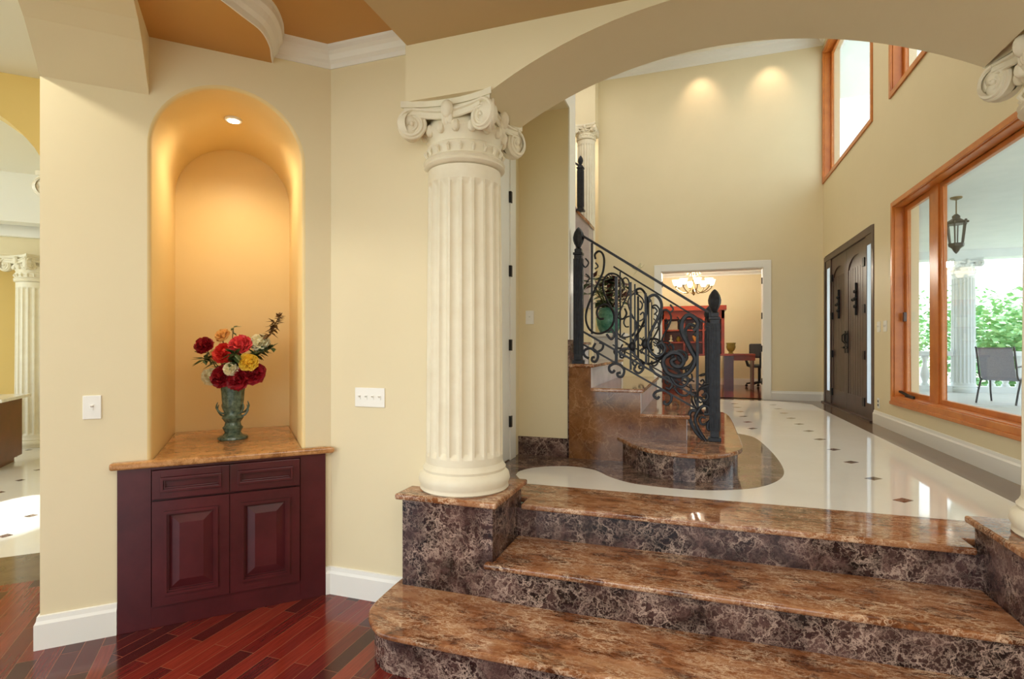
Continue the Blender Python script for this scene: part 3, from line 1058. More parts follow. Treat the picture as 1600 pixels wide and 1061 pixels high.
MB().prism(pts2, SY1 - 0.03, SY1, lambda p, h: (p[0], h, p[1])).build('side_panel', 'strip', stair)

# upper flight by the far column
up_ = thing('upper_stair_flight', 'upper stair flight with grey sloping side, beside the far white column', 'staircase', (-2.6, 9.4, U))
MB().prism([(-1.775, 3.70), (-1.775, 2.2), (-4.15, 2.2), (-4.15, 6.27), (-2.05, 4.07)], 9.45, 9.9, lambda p, h: (p[0], h, p[1])).build('side_panel', 'mauve', up_)
MB().prism([(-1.76, 3.72), (-1.76, 3.66), (-4.15, 6.17), (-4.15, 6.25)], 9.42, 9.92, lambda p, h: (p[0], h, p[1])).build('edge_band', 'tread', up_)
MB().box(-4.15, 9.5, U, -1.80, 9.85, 2.2).build('base_wall', 'wall', up_)

# ================================================================== RAILING
F_, YW_, YH_ = 840.0, R(18.77), 543.0
PY = 4.42
_c, _s = math.cos(YW_), math.sin(YW_)


def rl(px, py):
    """read a tracing of the ironwork off the photo onto the railing's own upright plane"""
    t_, v_ = (px - 800) / F_, (YH_ - py) / F_
    dx, dy = -_s + _c * t_, _c + _s * t_
    k = PY / dy
    return (dx * k, PY, 1.5 + v_ * k)


def newel(parent, x, y, z0, ztop, w_=0.088, part='newel_post'):
    m = MB()
    hb = ztop - 0.23
    m.box(x - w_ * 0.72, y - w_ * 0.72, z0, x + w_ * 0.72, y + w_ * 0.72, z0 + 0.03)
    m.box(x - w_ * 0.5, y - w_ * 0.5, z0 + 0.03, x + w_ * 0.5, y + w_ * 0.5, hb)
    for dx in (-0.3, 0.0, 0.3):
        for sg in (-1, 1):
            m.bar((x + dx * w_, y + sg * w_ * 0.52, z0 + 0.08), (x + dx * w_, y + sg * w_ * 0.52, hb - 0.03), 0.012)
            m.bar((x + sg * w_ * 0.52, y + dx * w_, z0 + 0.08), (x + sg * w_ * 0.52, y + dx * w_, hb - 0.03), 0.012)
    m.box(x - w_ * 0.62, y - w_ * 0.62, hb, x + w_ * 0.62, y + w_ * 0.62, hb + 0.02)
    m.box(x - w_ * 0.45, y - w_ * 0.45, hb + 0.02, x + w_ * 0.45, y + w_ * 0.45, hb + 0.05)
    p = m.build(part, 'iron', parent, bevel=0.003)
    f = MB().lathe([(0.030, hb + 0.05), (0.018, hb + 0.062), (0.024, hb + 0.078), (0.034, hb + 0.095), (0.044, hb + 0.125), (0.046, hb + 0.15), (0.038, hb + 0.185), (0.022, hb + 0.215), (0.006, hb + 0.232)], (x, y, 0), 16,
                   lambda r, z, a: r * (1 + 0.05 * math.cos(8 * a)))
    f.build('finial', 'iron', p)
    return p


rail = thing('iron_railing', 'black wrought iron stair railing with scrolls, nearest the camera, ending in an acorn newel post', 'railing', (0.1, PY, U + RS))
newel(rail, 0.145, PY, U + RS, 1.945, 0.064)
newel(rail, -0.918, PY + 0.005, U + 4 * RS, 2.50, 0.064)
MB().bar(rl(911, 369), rl(1107, 488), 0.04, 0.018).build('top_rail', 'iron', rail, bevel=0.003)
MB().bar(rl(909, 537), rl(1085, 637), 0.014).build('bottom_rail', 'iron', rail)
MB().bar(rl(909, 517), rl(1085, 618), 0.016, 0.016).build('bottom_rail', 'iron', rail)
for a, b, w_ in (((925, 380), (925, 522), 0.016), ((963, 432), (963, 567), 0.022), ((985.5, 441), (985.5, 578), 0.016), ((992, 444), (992, 560), 0.012), ((1008.6, 458), (1009.6, 569), 0.018), ((1090, 506), (1090, 636), 0.018)):
    MB().bar(rl(*a), rl(*b), w_).build('baluster', 'iron', rail)
SC = [
    ([(931, 405), (930, 398), (936, 393), (942, 397), (944.5, 408), (942.5, 425), (936, 440), (926, 462), (918, 482), (916, 499), (921, 514), (932, 521), (945, 519), (956, 510), (960, 496), (956, 483), (947, 476), (937, 479), (933, 489), (937, 498), (944, 498)], 0.012),
    ([(975, 447), (973, 438), (963, 429), (952, 428), (944, 436), (942, 450), (948, 468), (957, 484), (966, 496), (974, 498), (979, 490), (976, 482)], 0.011),
    ([(996, 459), (994, 453), (1001, 451), (1008, 459), (1012, 474), (1010, 491), (1003, 509), (994, 525), (988, 539), (990, 551), (997, 561), (1010, 568), (1024, 566), (1034, 558), (1038, 546), (1034, 536), (1026, 530), (1016, 530), (1011, 538), (1014, 546), (1021, 547)], 0.013),
    ([(1017, 472), (1014, 465), (1023, 461), (1031, 468), (1034, 479), (1030, 493), (1021, 511), (1015, 525), (1013, 539), (1018, 551), (1027, 557), (1036, 552), (1039, 543), (1034, 536), (1028, 539)], 0.011),
    ([(1084, 517), (1089, 511), (1090, 503), (1083, 495), (1074, 493), (1066, 502), (1065, 516), (1071, 531), (1080, 548), (1086, 561), (1081, 576), (1070, 586), (1056, 588), (1043, 582), (1036, 568), (1040, 557), (1052, 551), (1064, 555), (1068, 565), (1062, 573), (1053, 571), (1049, 564), (1056, 560)], 0.017),
    ([(920, 560), (914, 557), (911.5, 551), (915, 546), (923, 544.5), (931, 549), (934, 557), (930.5, 565), (925, 564), (925, 559), (929, 558)], 0.010),
    ([(961, 578), (957, 582), (952.5, 578.5), (953, 572), (962, 568), (971, 571.5), (975.5, 579), (972.5, 588), (966.5, 588), (965, 583.5), (970, 582)], 0.010),
    ([(1030, 619), (1027, 623), (1021.5, 618), (1025.5, 612), (1037, 610), (1048, 617), (1048.6, 626), (1042.7, 632), (1037.5, 630), (1039, 626)], 0.010),
    ([(930, 536), (926, 545), (931, 550), (940, 546), (942, 538), (936, 535)], 0.009),
    ([(948, 522), (955, 530), (960, 524), (956, 515), (950, 519)], 0.009),
    ([(971, 556), (968, 550), (974, 545), (985, 546), (992, 555), (1001, 566), (1005, 576), (998, 583), (991, 578), (993, 572)], 0.009),
    ([(1015, 572), (1022, 582), (1033, 589), (1044, 590), (1050, 600), (1046, 608), (1040, 605)], 0.010),
    ([(1049, 590), (1056, 600), (1066, 604), (1074, 598), (1074, 590), (1067, 590), (1066, 596)], 0.010),
    ([(1055, 608), (1062, 616), (1072, 618), (1080, 610), (1078, 600)], 0.009),
    ([(1104, 690), (1091, 680), (1081, 664), (1077, 649), (1081, 642), (1088, 643), (1088, 650), (1084, 651)], 0.013),
    ([(1104, 690), (1092, 672), (1086, 656), (1089, 645), (1098, 634), (1107, 636), (1107, 646), (1100, 647)], 0.011),
    ([(1104, 690), (1114, 684), (1119, 670), (1115, 657), (1107, 660), (1106, 670), (1111, 671)], 0.012),
    ([(1106, 660), (1098, 664), (1093, 658), (1096, 652), (1103, 654)], 0.009),
    ([(1090, 626), (1091, 610), (1100, 602), (1112, 601), (1118, 610), (1116, 622), (1108, 630), (1111, 636), (1117, 634)], 0.010),
    ([(1098, 618), (1103, 614), (1106, 620), (1101, 626), (1094, 622)], 0.009),
    ([(1097, 606), (1110, 602), (1117, 590), (1116, 582)], 0.008),
    ([(1000, 470), (1004, 476), (1001, 484), (996, 480)], 0.006), ([(1000, 492), (1005, 488), (1006, 497), (999, 502)], 0.006), ([(999, 528), (1004, 532), (1001, 540), (996, 536)], 0.006),
    ([(1022, 480), (1027, 486), (1022, 492)], 0.006), ([(1047, 476), (1052, 483), (1048, 488)], 0.006),
    ([(930, 410), (934, 416), (929, 420)], 0.006), ([(915, 404), (920, 411), (915, 418), (910, 412)], 0.006), ([(915, 428), (921, 434), (916, 442)], 0.006),
    ([(1020, 534), (1026, 538), (1032, 548), (1027, 553)], 0.006), ([(976, 520), (971, 527), (978, 530)], 0.006), ([(976, 545), (971, 553), (978, 558)], 0.006),
]
for i, (p, r_) in enumerate(SC):
    ps = [rl(*q) for q in p]
    # keep scrolls of different figures from lying in exactly one plane
    off = (-0.012, 0.0, 0.012)[i % 3] if i < 30 else 0
    MB().tube(spline([(a, b + off, c) for a, b, c in ps], 5), r_ * 0.78, 6, flat=1.35).build('scroll', 'iron', rail)
MB().ball(rl(988, 541), 0.03, 1, 1, 1.3).build('collar', 'iron', rail)
MB().ball(rl(1008, 537), 0.028, 1, 1, 1.6).build('collar', 'iron', rail)

# the second railing on the far edge of the same stairs
r2 = copy_tree(rail)
r2.location.y += 1.78
for ch in list(r2.children_recursive):
    if ch.name.startswith(('newel', 'finial')) and ORG[ch.name][0] < 0.5 and ch.data.vertices[0].co.x < -0.5:
        bpy.data.objects.remove(ch)
r2['label'] = 'black wrought iron railing on the far edge of the stairs, seen through the nearer railing'

# upper flight railing
ur = thing('iron_railing', 'short piece of black iron railing high on the upper flight beside the far column', 'railing', (-2.1, 9.5, 3.9))
newel(ur, -1.93, 9.48, 3.93, 4.92, 0.10)
MB().bar((-1.95, 9.48, 4.74), (-4.1, 9.48, 7.0 - 0.5), 0.05, 0.03).build('top_rail', 'iron', ur)
for k in range(9):
    x = -2.05 - k * 0.2
    zb_ = 4.05 + (-2.05 - x) * 1.045
    MB().bar((x, 9.48, zb_), (x, 9.48, zb_ + 0.77), 0.025).build('baluster', 'iron', ur)
    if k < 6:
        MB().tube([(x - 0.1 + 0.07 * math.cos(a), 9.48, zb_ + 0.45 + 0.14 * math.sin(a) + 0.05 * math.cos(a)) for a in [j * 2 * PI / 14 for j in range(14)]], 0.010, 5).build('scroll', 'iron', ur)

# ================================================================== CABINET
cab = thing('niche_cabinet', 'dark cherry base cabinet with two drawers over two raised panel doors below the niche', 'cabinet', D(0.517, -0.2, 0))
cb = MB(DM)
cb.box(0.0, NF + 0.001, 0, 0.148, 0.0, 0.86).box(0.893, NF + 0.001, 0, 1.035, 0.0, 0.86).box(0.148, NF + 0.001, 0, 0.893, 0.0, 0.115).box(0.148, NF + 0.001, 0.845, 0.893, 0.0, 0.86)
cb.box(0.148, NF + 0.001, 0.115, 0.893, -0.012, 0.845)
cb.box(0.19, -0.55, 0.0, 0.86, NF, 0.86)
cb.build('body', 'cherry', cab, bevel=0.002)


def raised(a, b, c, d, name, drawer=False):
    m = MB(DM)
    z_ = 0.018
    fr = 0.055 if not drawer else 0.038
    m.box(a, -0.012, c, b, 0.004, d)
    for q in ((a, a + fr, c, d), (b - fr, b, c, d), (a + fr, b - fr, c, c + fr), (a + fr, b - fr, d - fr, d)):
        m.box(q[0], 0.004, q[2], q[1], z_, q[3])
    # moulding bead
    e = fr
    for k, (w_, h_) in enumerate(((0.014, 0.032), (0.008, 0.020))):
        for q in ((a + e, a + e + w_, c + e, d - e), (b - e - w_, b - e, c + e, d - e), (a + e + w_, b - e - w_, c + e, c + e + w_), (a + e + w_, b - e - w_, d - e - w_, d - e)):
            m.box(q[0], 0.004, q[2], q[1], h_, q[3])
        e += w_
    if not drawer:
        a2, b2, c2, d2 = a + e + 0.004, b - e - 0.004, c + e + 0.004, d - e - 0.004
        i_ = 0.045
        vs = [(a2, 0.004, c2), (b2, 0.004, c2), (b2, 0.004, d2), (a2, 0.004, d2), (a2 + i_, 0.020, c2 + i_), (b2 - i_, 0.020, c2 + i_), (b2 - i_, 0.020, d2 - i_), (a2 + i_, 0.020, d2 - i_)]
        m.add(vs, [(4, 5, 6, 7), (0, 1, 5, 4), (1, 2, 6, 5), (2, 3, 7, 6), (3, 0, 4, 7)])
    return m.build(name, 'cherry', cab, bevel=0.0015)


raised(0.154, 0.5185, 0.120, 0.678, 'door')
raised(0.5225, 0.887, 0.120, 0.678, 'door')
raised(0.154, 0.5185, 0.690, 0.842, 'drawer', True)
raised(0.5225, 0.887, 0.690, 0.842, 'drawer', True)
# granite top: one slab running into the niche
ctp = [(-0.03, NF), (-0.03, 0.035), (1.075, 0.035), (1.075, NF), (NC + NR - 0.001, NF), (NC + NR - 0.001, -1.06), (NC - NR + 0.001, -1.06), (NC - NR + 0.001, NF)]
ctp[3] = (1.040, NF)
ctp[2] = (1.085, 0.035)
ct = MB(DM).prism(ctp, 0.862, CT).build('granite_countertop', 'counter', at=D(0.5, 0, 0.862), bevel=0.012, seg=3)
tag(ct, 'orange brown granite slab on the cherry cabinet running back into the arched niche', 'countertop')

# niche downlight
nl = thing('recessed_downlight', 'small lit round spotlight in the arched top of the niche', 'light', D(0.53, -0.45, 2.95))
MB(DM).lathe([(0.030, 2.948), (0.050, 2.948), (0.052, 2.952), (0.050, 2.966), (0.030, 2.966)], (0.53, -0.45, 0), 24).build('trim_ring', 'white', nl)
MB(DM).lathe([(0.0005, 2.945), (0.033, 2.945), (0.034, 2.950), (0.0005, 2.950)], (0.53, -0.45, 0), 20).build('bulb', 'lamp', nl)
lp = bpy.data.lights.new('niche_bulb_light', 'SPOT')
lp.spot_size = R(155)
lp.spot_blend = 0.8
lp.energy = 19
lp.color = (1.0, 0.81, 0.55)
lp.shadow_soft_size = 0.04
lo_ = bpy.data.objects.new('niche_bulb_light', lp)
COL.objects.link(lo_)
lo_.location = D(0.53, -0.45, 2.91)

# ================================================================== VASE AND FLOWERS
VX, VY = D(0.524, -0.56)
vase = thing('flower_vase', 'green glazed pedestal vase with leafy handles standing on the granite in the niche', 'vase', (VX, VY, CT))
pr = [(0.088, 0.0), (0.092, 0.006), (0.088, 0.018), (0.060, 0.028), (0.048, 0.045), (0.055, 0.06), (0.062, 0.075), (0.050, 0.09), (0.046, 0.11), (0.056, 0.125), (0.066, 0.14), (0.054, 0.155), (0.050, 0.17), (0.058, 0.20), (0.064, 0.25), (0.068, 0.31), (0.076, 0.36), (0.090, 0.402), (0.086, 0.404), (0.068, 0.36), (0.05, 0.30)]
MB().lathe([(r_, CT + z_) for r_, z_ in pr], (VX, VY, 0), 32, lambda r, z, a: r * (1 + (0.04 * math.cos(10 * a) if z > CT + 0.18 else 0.0))).build('body', 'vase', vase)
for a0 in (R(25), R(205)):
    h = MB()
    for da, zz in ((0, 0.0), (0.5, 0.02), (-0.5, 0.02)):
        ca, sa = math.cos(a0 + da), math.sin(a0 + da)
        h.tube(spline([(VX + 0.045 * ca, VY + 0.045 * sa, CT + 0.15 + zz), (VX + 0.072 * ca, VY + 0.072 * sa, CT + 0.155 + zz), (VX + 0.095 * ca, VY + 0.095 * sa, CT + 0.19 + zz), (VX + 0.088 * ca, VY + 0.088 * sa, CT + 0.225 + zz)], 4), [0.006] * 8 + [0.006, 0.005, 0.004, 0.003, 0.002], 6)
    h.build('handle', 'vase', vase)

_cu, _sv = math.cos(YW_), math.sin(YW_)


def vpt(px, py, off=0.0):
    """point of the bouquet measured from the vase axis: across and up, off = towards the room"""
    sc_ = 3.39 / 840
    x_ = (px - 364) * sc_
    return (VX + x_ * _cu + off * 0.5, VY + x_ * _sv - off * 0.85, CT + (687 - py) * sc_)


def bloom(c, r_, seed, layers=4, open_=1.0):
    rnd = random.Random(seed)
    mb = MB()
    ax = Vector((0.35 + rnd.uniform(-0.5, 0.5), -0.75, 0.45 + rnd.uniform(-0.3, 0.4))).normalized()
    q_ = Vector((0, 0, 1)).rotation_difference(ax)
    for k in range(layers):
        f = (k + 1) / layers
        n = 4 + k * 2
        for j in range(n):
            az = 2 * PI * (j + 0.5 * (k % 2)) / n + rnd.uniform(-0.2, 0.2)
            el = R(85 - 95 * f * open_) + rnd.uniform(-0.1, 0.1)
            ln = r_ * (0.62 + 0.38 * f) * rnd.uniform(0.9, 1.1)
            wd = r_ * (0.35 + 0.35 * f)
            d = Vector((math.cos(az) * math.cos(el), math.sin(az) * math.cos(el), math.sin(el)))
            sd = Vector((-math.sin(az), math.cos(az), 0))
            d, sd = q_ @ d, q_ @ sd
            nn = sd.cross(d)
            vs = []
            for a in range(4):
                t_ = a / 3
                for b in range(5):
                    q = (b - 2) / 2
                    ww = wd * math.sin(PI * (0.12 + 0.70 * t_))
                    cup = 0.35 * r_ * (q * q * 0.5 + 0.0) - 0.45 * r_ * math.sin(t_ * PI * 0.5) * (t_ - 0.9)
                    ruf = 0.05 * r_ * math.sin(5 * q + k + j) * t_
                    p = d * ln * t_ + sd * ww * q - nn * (-cup - ruf) * 0.9
                    vs.append(Vector(c) + p)
            fs = [(a * 5 + b, a * 5 + b + 1, (a + 1) * 5 + b + 1, (a + 1) * 5 + b) for a in range(3) for b in range(4)]
            mb.add(vs, fs, True)
    mb.ball(c, r_ * 0.42, seg=8, ring=6)
    return mb


FL = [
    ('peony', 352, 580, 0.07, 17, 'crimson', 'deep crimson bloom hanging over the left front of the vase rim', 'bloom'),
    ('peony', 377, 584, 0.09, 16, 'crimson', 'deep crimson bloom at the middle of the vase rim'),
    ('peony', 399, 575, 0.05, 17, 'crimson', 'deep crimson bloom at the right of the vase rim under the yellow rose'),
    ('carnation', 353, 543, 0.04, 15, 'red', 'orange red bloom at the left centre of the bouquet'),
    ('carnation', 368, 555, 0.03, 11, 'red', 'small orange red bloom low in the heart of the bouquet'),
    ('carnation', 378, 530, 0.05, 17, 'pinkred', 'large red bloom with pink edges at the top of the bouquet'),
    ('rose', 395, 557, 0.09, 13, 'yellow', 'yellow rose at the right of the bouquet'),
    ('rose', 408, 525, 0.0, 13, 'cream', 'cream white bloom at the upper right of the bouquet'),
    ('rose', 330, 580, 0.02, 13, 'cream', 'cream bloom drooping at the lower left of the bouquet'),
    ('rose', 368, 568, 0.11, 10, 'cream', 'small white bloom with green leaves at the centre of the bouquet'),
    ('carnation', 318, 530, 0.02, 13, 'crimson', 'crimson carnation standing off at the far left of the bouquet'),
    ('rose', 346, 514, 0.0, 11, 'peach', 'peach yellow bloom at the upper left of the bouquet'),
    ('rose', 338, 548, 0.0, 10, 'peach', 'pale peach bloom tucked behind the left of the bouquet'),
]
vrim = (VX, VY, CT + 0.36)
for i, f in enumerate(FL):
    px, py, off, rp_, mt, lb = f[1:7]
    c = vpt(px, py, off)
    t_ = thing(f[0], lb, 'flower', c, 'flowers of the bouquet in the green vase')
    bloom((c[0], c[1], c[2] - 0.015), rp_ * 3.39 / 840 * 1.14, i + 3, 5 if rp_ > 11 else 4).build('flower_head', mt, t_)
    mid = ((c[0] + VX) / 2, (c[1] + VY) / 2, min(c[2], CT + 0.43) + 0.01)
    MB().tube(spline([(VX + (c[0] - VX) * 0.1, VY + (c[1] - VY) * 0.1, CT + 0.33), mid, c], 4), 0.0035, 5).build('stem', 'stem', t_)


def leaves(mb, pts, n, size, rnd, droop=0.3):
    for k in range(n):
        p = Vector(pts[rnd.randrange(len(pts))])
        az, el = rnd.uniform(0, 2 * PI), rnd.uniform(-0.5, 0.9)
        d = Vector((math.cos(az) * math.cos(el), math.sin(az) * math.cos(el), math.sin(el)))
        sd = d.cross(Vector((0, 0, 1))).normalized()
        s_ = size * rnd.uniform(0.7, 1.2)
        nn = sd.cross(d)
        vs = [p, p + d * s_ * 0.4 + sd * s_ * 0.25, p + d * s_ * 0.4 - sd * s_ * 0.25, p + d * s_ * 0.4 + nn * s_ * 0.08, p + d * s_ - nn * s_ * droop * 0.5]
        mb.add(vs, [(0, 1, 3), (0, 3, 2), (1, 4, 3), (3, 4, 2)], True)


def sprig(label, pts, m, n, size, seed, cat='foliage', name='leaf_sprig'):
    P = [vpt(*p) for p in pts]
    t_ = thing(name, label, cat, P[0], 'leafy sprigs of the bouquet')
    sp = spline(P, 5)
    MB().tube(sp, 0.003, 5).build('stem', 'stem' if m == 'leaf' else m, t_)
    mb = MB()
    leaves(mb, sp[len(sp) // 3:], n, size, random.Random(seed))
    mb.build('leaves', m, t_)
    return t_


sprig('tall brownish sprig rising to the upper right of the bouquet', [(370, 600), (395, 560), (414, 530), (427, 512), (433, 500), (439, 488)], 'leafd', 70, 0.055, 1)
sprig('green sprig reaching right behind the yellow rose', [(372, 600), (395, 560), (412, 545), (430, 539)], 'leaf', 34, 0.065, 2)
sprig('green sprig leaning left above the cream bloom', [(360, 600), (345, 575), (330, 560), (322, 558, 0.05)], 'leaf', 34, 0.075, 3)
sprig('thin grassy sprig pointing out at the far left', [(360, 600), (345, 560), (325, 548), (302, 545)], 'leaf', 8, 0.04, 4)
sprig('green sprig in the heart of the bouquet', [(364, 605), (366, 585), (368, 560, 0.06), (378, 548, 0.12)], 'leaf', 50, 0.085, 5)
sprig('budded sprig standing upright at the top', [(364, 600), (362, 560), (363, 530), (365, 506)], 'leaf', 16, 0.05, 6)
sprig('dark green sprig at the right side above the crimson blooms', [(368, 600), (385, 575), (402, 550, 0.03), (416, 545, 0.03)], 'leaf', 34, 0.07, 8)

# ================================================================== SWITCHES


def plate(label, c, ex, nrm, w_, h_, toggles, name='light_switch', cat='light switch', outlet=False):
    """c centre on wall, ex horizontal axis along wall, nrm outward normal"""
    ex, nr = Vector((*ex, 0)), Vector((*nrm, 0))
    mtx = Matrix(((ex.x, nr.x, 0, c[0]), (ex.y, nr.y, 0, c[1]), (0, 0, 1, c[2]), (0, 0, 0, 1)))
    t_ = thing(name, label, cat, c)
    MB(mtx).box(-w_ / 2, 0.0, -h_ / 2, w_ / 2, 0.007, h_ / 2).build('cover_plate', 'plate', t_, bevel=0.003)
    for k in range(toggles):
        x = (k - (toggles - 1) / 2) * 0.046
        if outlet:
            MB(mtx).box(x - 0.016, 0.006, 0.008, x + 0.016, 0.010, 0.036).box(x - 0.016, 0.006, -0.036, x + 0.016, 0.010, -0.008).build('socket', 'grey', t_)
        else:
            MB(mtx).box(x - 0.006, 0.006, -0.013, x + 0.006, 0.010, 0.013).add([(x - 0.005, 0.006, -0.004), (x + 0.005, 0.006, -0.004), (x + 0.005, 0.022, 0.010), (x - 0.005, 0.022, 0.010), (x - 0.005, 0.006, 0.010), (x + 0.005, 0.006, 0.010)], [(0, 1, 2, 3), (3, 2, 5, 4), (0, 3, 4), (1, 5, 2)]).build('toggle', 'plate', t_)


plate('single white switch plate on the wall left of the cabinet', D(-0.108, NF, 1.192), (RT, RT), (RT, -RT), 0.078, 0.122, 1)
plate('wide white four-gang switch plate between the cabinet and the big column', (-1.83, 2.76, 1.203), (1, 0), (0, -1), 0.205, 0.115, 4)
plate('white switch plate on the narrow wall left of the stairs', (-1.334, 4.40, 1.757), (1, 0), (0, -1), 0.072, 0.115, 1)
plate('white two-gang switch plate nearer the front door', (XR, 7.42, 1.745), (0, -1), (-1, 0), 0.115, 0.125, 2)
plate('white two-gang switch plate nearer the big window', (XR, 7.19, 1.745), (0, -1), (-1, 0), 0.115, 0.125, 2)
plate('white wall outlet low between the front door and the big window', (XR, 7.43, 0.84), (0, -1), (-1, 0), 0.075, 0.12, 1, 'wall_outlet', 'outlet', True)

# ================================================================== PLANT BEHIND THE STAIRS
ps = thing('plant_pedestal', 'pale pedestal behind the stair railing carrying the flower arrangement', 'pedestal', (-1.1, 7.3, U))
MB().box(-1.32, 7.08, U, -0.88, 7.52, U + 0.08).box(-1.27, 7.13, U + 0.08, -0.93, 7.47, 1.64).box(-1.34, 7.06, 1.64, -0.86, 7.54, 1.69).build('plinth', 'white', ps, bevel=0.01)
pa = thing('flower_arrangement', 'burgundy leaves and a white lily in a teal pot, seen through the stair railing', 'plant', (-1.1, 7.3, 1.69))
MB().lathe([(0.10, 1.69), (0.12, 1.70), (0.16, 1.80), (0.17, 1.90), (0.13, 2.0), (0.15, 2.03), (0.14, 2.03), (0.11, 1.98)], (-1.1, 7.3, 0), 24).build('pot', 'teal', pa)
rnd = random.Random(5)
for nm, mt, n, rad, sz in (('burgundy_foliage', 'burg', 110, 0.30, 0.16), ('green_foliage', 'leaf', 90, 0.34, 0.17)):
    pts = []
    for k in range(60):
        a, b, c = rnd.uniform(0, 2 * PI), rnd.uniform(0, 1), rnd.uniform(0, rad)
        pts.append((-1.1 + c * math.cos(a) * 1.0, 7.3 + c * math.sin(a), 2.02 + b * 0.42))
    mb = MB()
    leaves(mb, pts, n, sz, rnd)
    for k in range(14):
        mb.tube([(-1.1, 7.3, 1.98), pts[k]], 0.006, 5)
    mb.build(nm, mt, pa)
mb = MB()
lc = Vector((-0.72, 7.2, 2.50))
for k in range(6):
    a = 2 * PI * k / 6
    d = Vector((math.cos(a) * 0.8, math.sin(a) * 0.8, 0.6))
    sd = d.cross(Vector((0, 0, 1))).normalized()
    mb.add([lc, lc + d * 0.07 + sd * 0.035, lc + d * 0.07 - sd * 0.035, lc + d * 0.16], [(0, 1, 3), (0, 3, 2)])
mb.tube(spline([(-1.1, 7.3, 2.0), (-0.9, 7.25, 2.3), tuple(lc)], 4), 0.007, 5)
mb.build('lily', 'cream', pa)

# ================================================================== OFFICE
struct('floor', MB().box(-1.6, 10.55, U - 0.1, 3.4, 14.4, U), 'wood')
struct('wall_office', MB().box(-1.6, 14.2, U, 3.6, 14.4, 3.6), 'wall')
struct('wall_office', MB().box(-1.6, 10.55, U, -1.45, 14.2, 3.6), 'wall')
struct('wall_office', MB().box(2.9, 10.6, U, 3.05, 14.2, 3.6), 'wall')
struct('ceiling', MB().box(-1.6, 10.55, 3.42, 3.4, 14.4, 3.6), 'whitewall')
struct('trim_5', MB().sweep([(a * 0.9, 3.42 + b * 0.9) for a, b in hc], [(-1.45, 10.6), (-1.45, 14.2), (2.9, 14.2)]), 'white')
struct('baseboard_office', MB().box(-1.45, 14.18, U, 2.9, 14.2, U + 0.16), 'white')

hx0, hx1, hy0, hy1 = -0.68, 0.60, 12.3, 12.75
bk = thing('office_hutch', 'red brown wooden hutch with shelves in the office beyond the far doorway', 'bookcase', (-0.04, 12.5, 1.365))
m = MB().box(hx0, hy0, 1.365, hx0 + 0.04, hy1, 2.30).box(hx1 - 0.06, hy0, 1.365, hx1, hy1, 2.30).box(hx0, hy1 - 0.02, 1.365, hx1, hy1, 2.30)
m.box(hx0, hy0, 2.12, hx1, hy1, 2.30).box(hx0 - 0.04, hy0 - 0.05, 2.30, hx1 + 0.04, hy1, 2.40).box(-0.24, hy0, 1.365, -0.20, hy1, 2.12).box(0.16, hy0, 1.365, 0.20, hy1, 2.12)
m.build('carcass', 'bookred', bk)
for zz in (1.60, 1.86):
    MB().box(hx0 + 0.04, hy0 + 0.03, zz, hx1 - 0.06, hy1 - 0.02, zz + 0.03).build('shelf', 'bookred', bk)
items = [(-0.46, 1.89, 0.10, 0.18, 'porcelain', 'pale square framed plaque on the upper left shelf of the office hutch', 'picture_frame', 'frame'),
         (0.0, 1.89, 0.08, 0.16, 'porcelain', 'pale rounded jar on the upper middle shelf of the office hutch', 'jar', 'jar'),
         (-0.50, 1.63, 0.05, 0.15, 'porcelain', 'pale figurine on the lower left shelf of the office hutch', 'figurine', 'figurine'),
         (-0.34, 1.63, 0.05, 0.12, 'olive', 'small tan jar on the lower left shelf of the office hutch', 'jar', 'jar'),
         (0.02, 1.63, 0.07, 0.13, 'peach', 'orange bowl on the lower middle shelf of the office hutch', 'bowl', 'bowl'),
         (0.38, 1.63, 0.06, 0.14, 'peach', 'tan jar on the lower right shelf of the office hutch', 'jar', 'jar')]
for x, z_, r_, h_, mt, lb, nm, ct_ in items:
    if nm == 'picture_frame':
        o = MB().box(x - 0.10, 12.46, z_, x + 0.10, 12.49, z_ + 0.19).box(x - 0.08, 12.455, z_ + 0.02, x + 0.08, 12.46, z_ + 0.17)
    elif nm == 'figurine':
        o = MB().lathe([(r_, z_), (r_ * 0.9, z_ + 0.02), (r_ * 0.4, z_ + 0.04), (r_ * 0.6, z_ + 0.09), (r_ * 0.3, z_ + 0.11), (r_ * 0.45, z_ + 0.13), (0.003, z_ + h_)], (x, 12.45, 0), 14)
    elif nm == 'bowl':
        o = MB().lathe([(r_ * 0.4, z_), (r_ * 0.5, z_ + 0.01), (r_, z_ + 0.09), (r_ * 1.1, z_ + h_), (r_ * 1.0, z_ + h_), (r_ * 0.5, z_ + 0.03)], (x, 12.45, 0), 18)
    else:
        o = MB().lathe([(r_ * 0.6, z_), (r_ * 0.9, z_ + h_ * 0.3), (r_, z_ + h_ * 0.55), (r_ * 0.6, z_ + h_ * 0.82), (r_ * 0.65, z_ + h_ * 0.9), (0.01, z_ + h_)], (x, 12.45, 0), 18)
    tag(o.build(nm, mt, at=(x, 12.45, z_)), lb, ct_, 'ornaments on the office hutch')

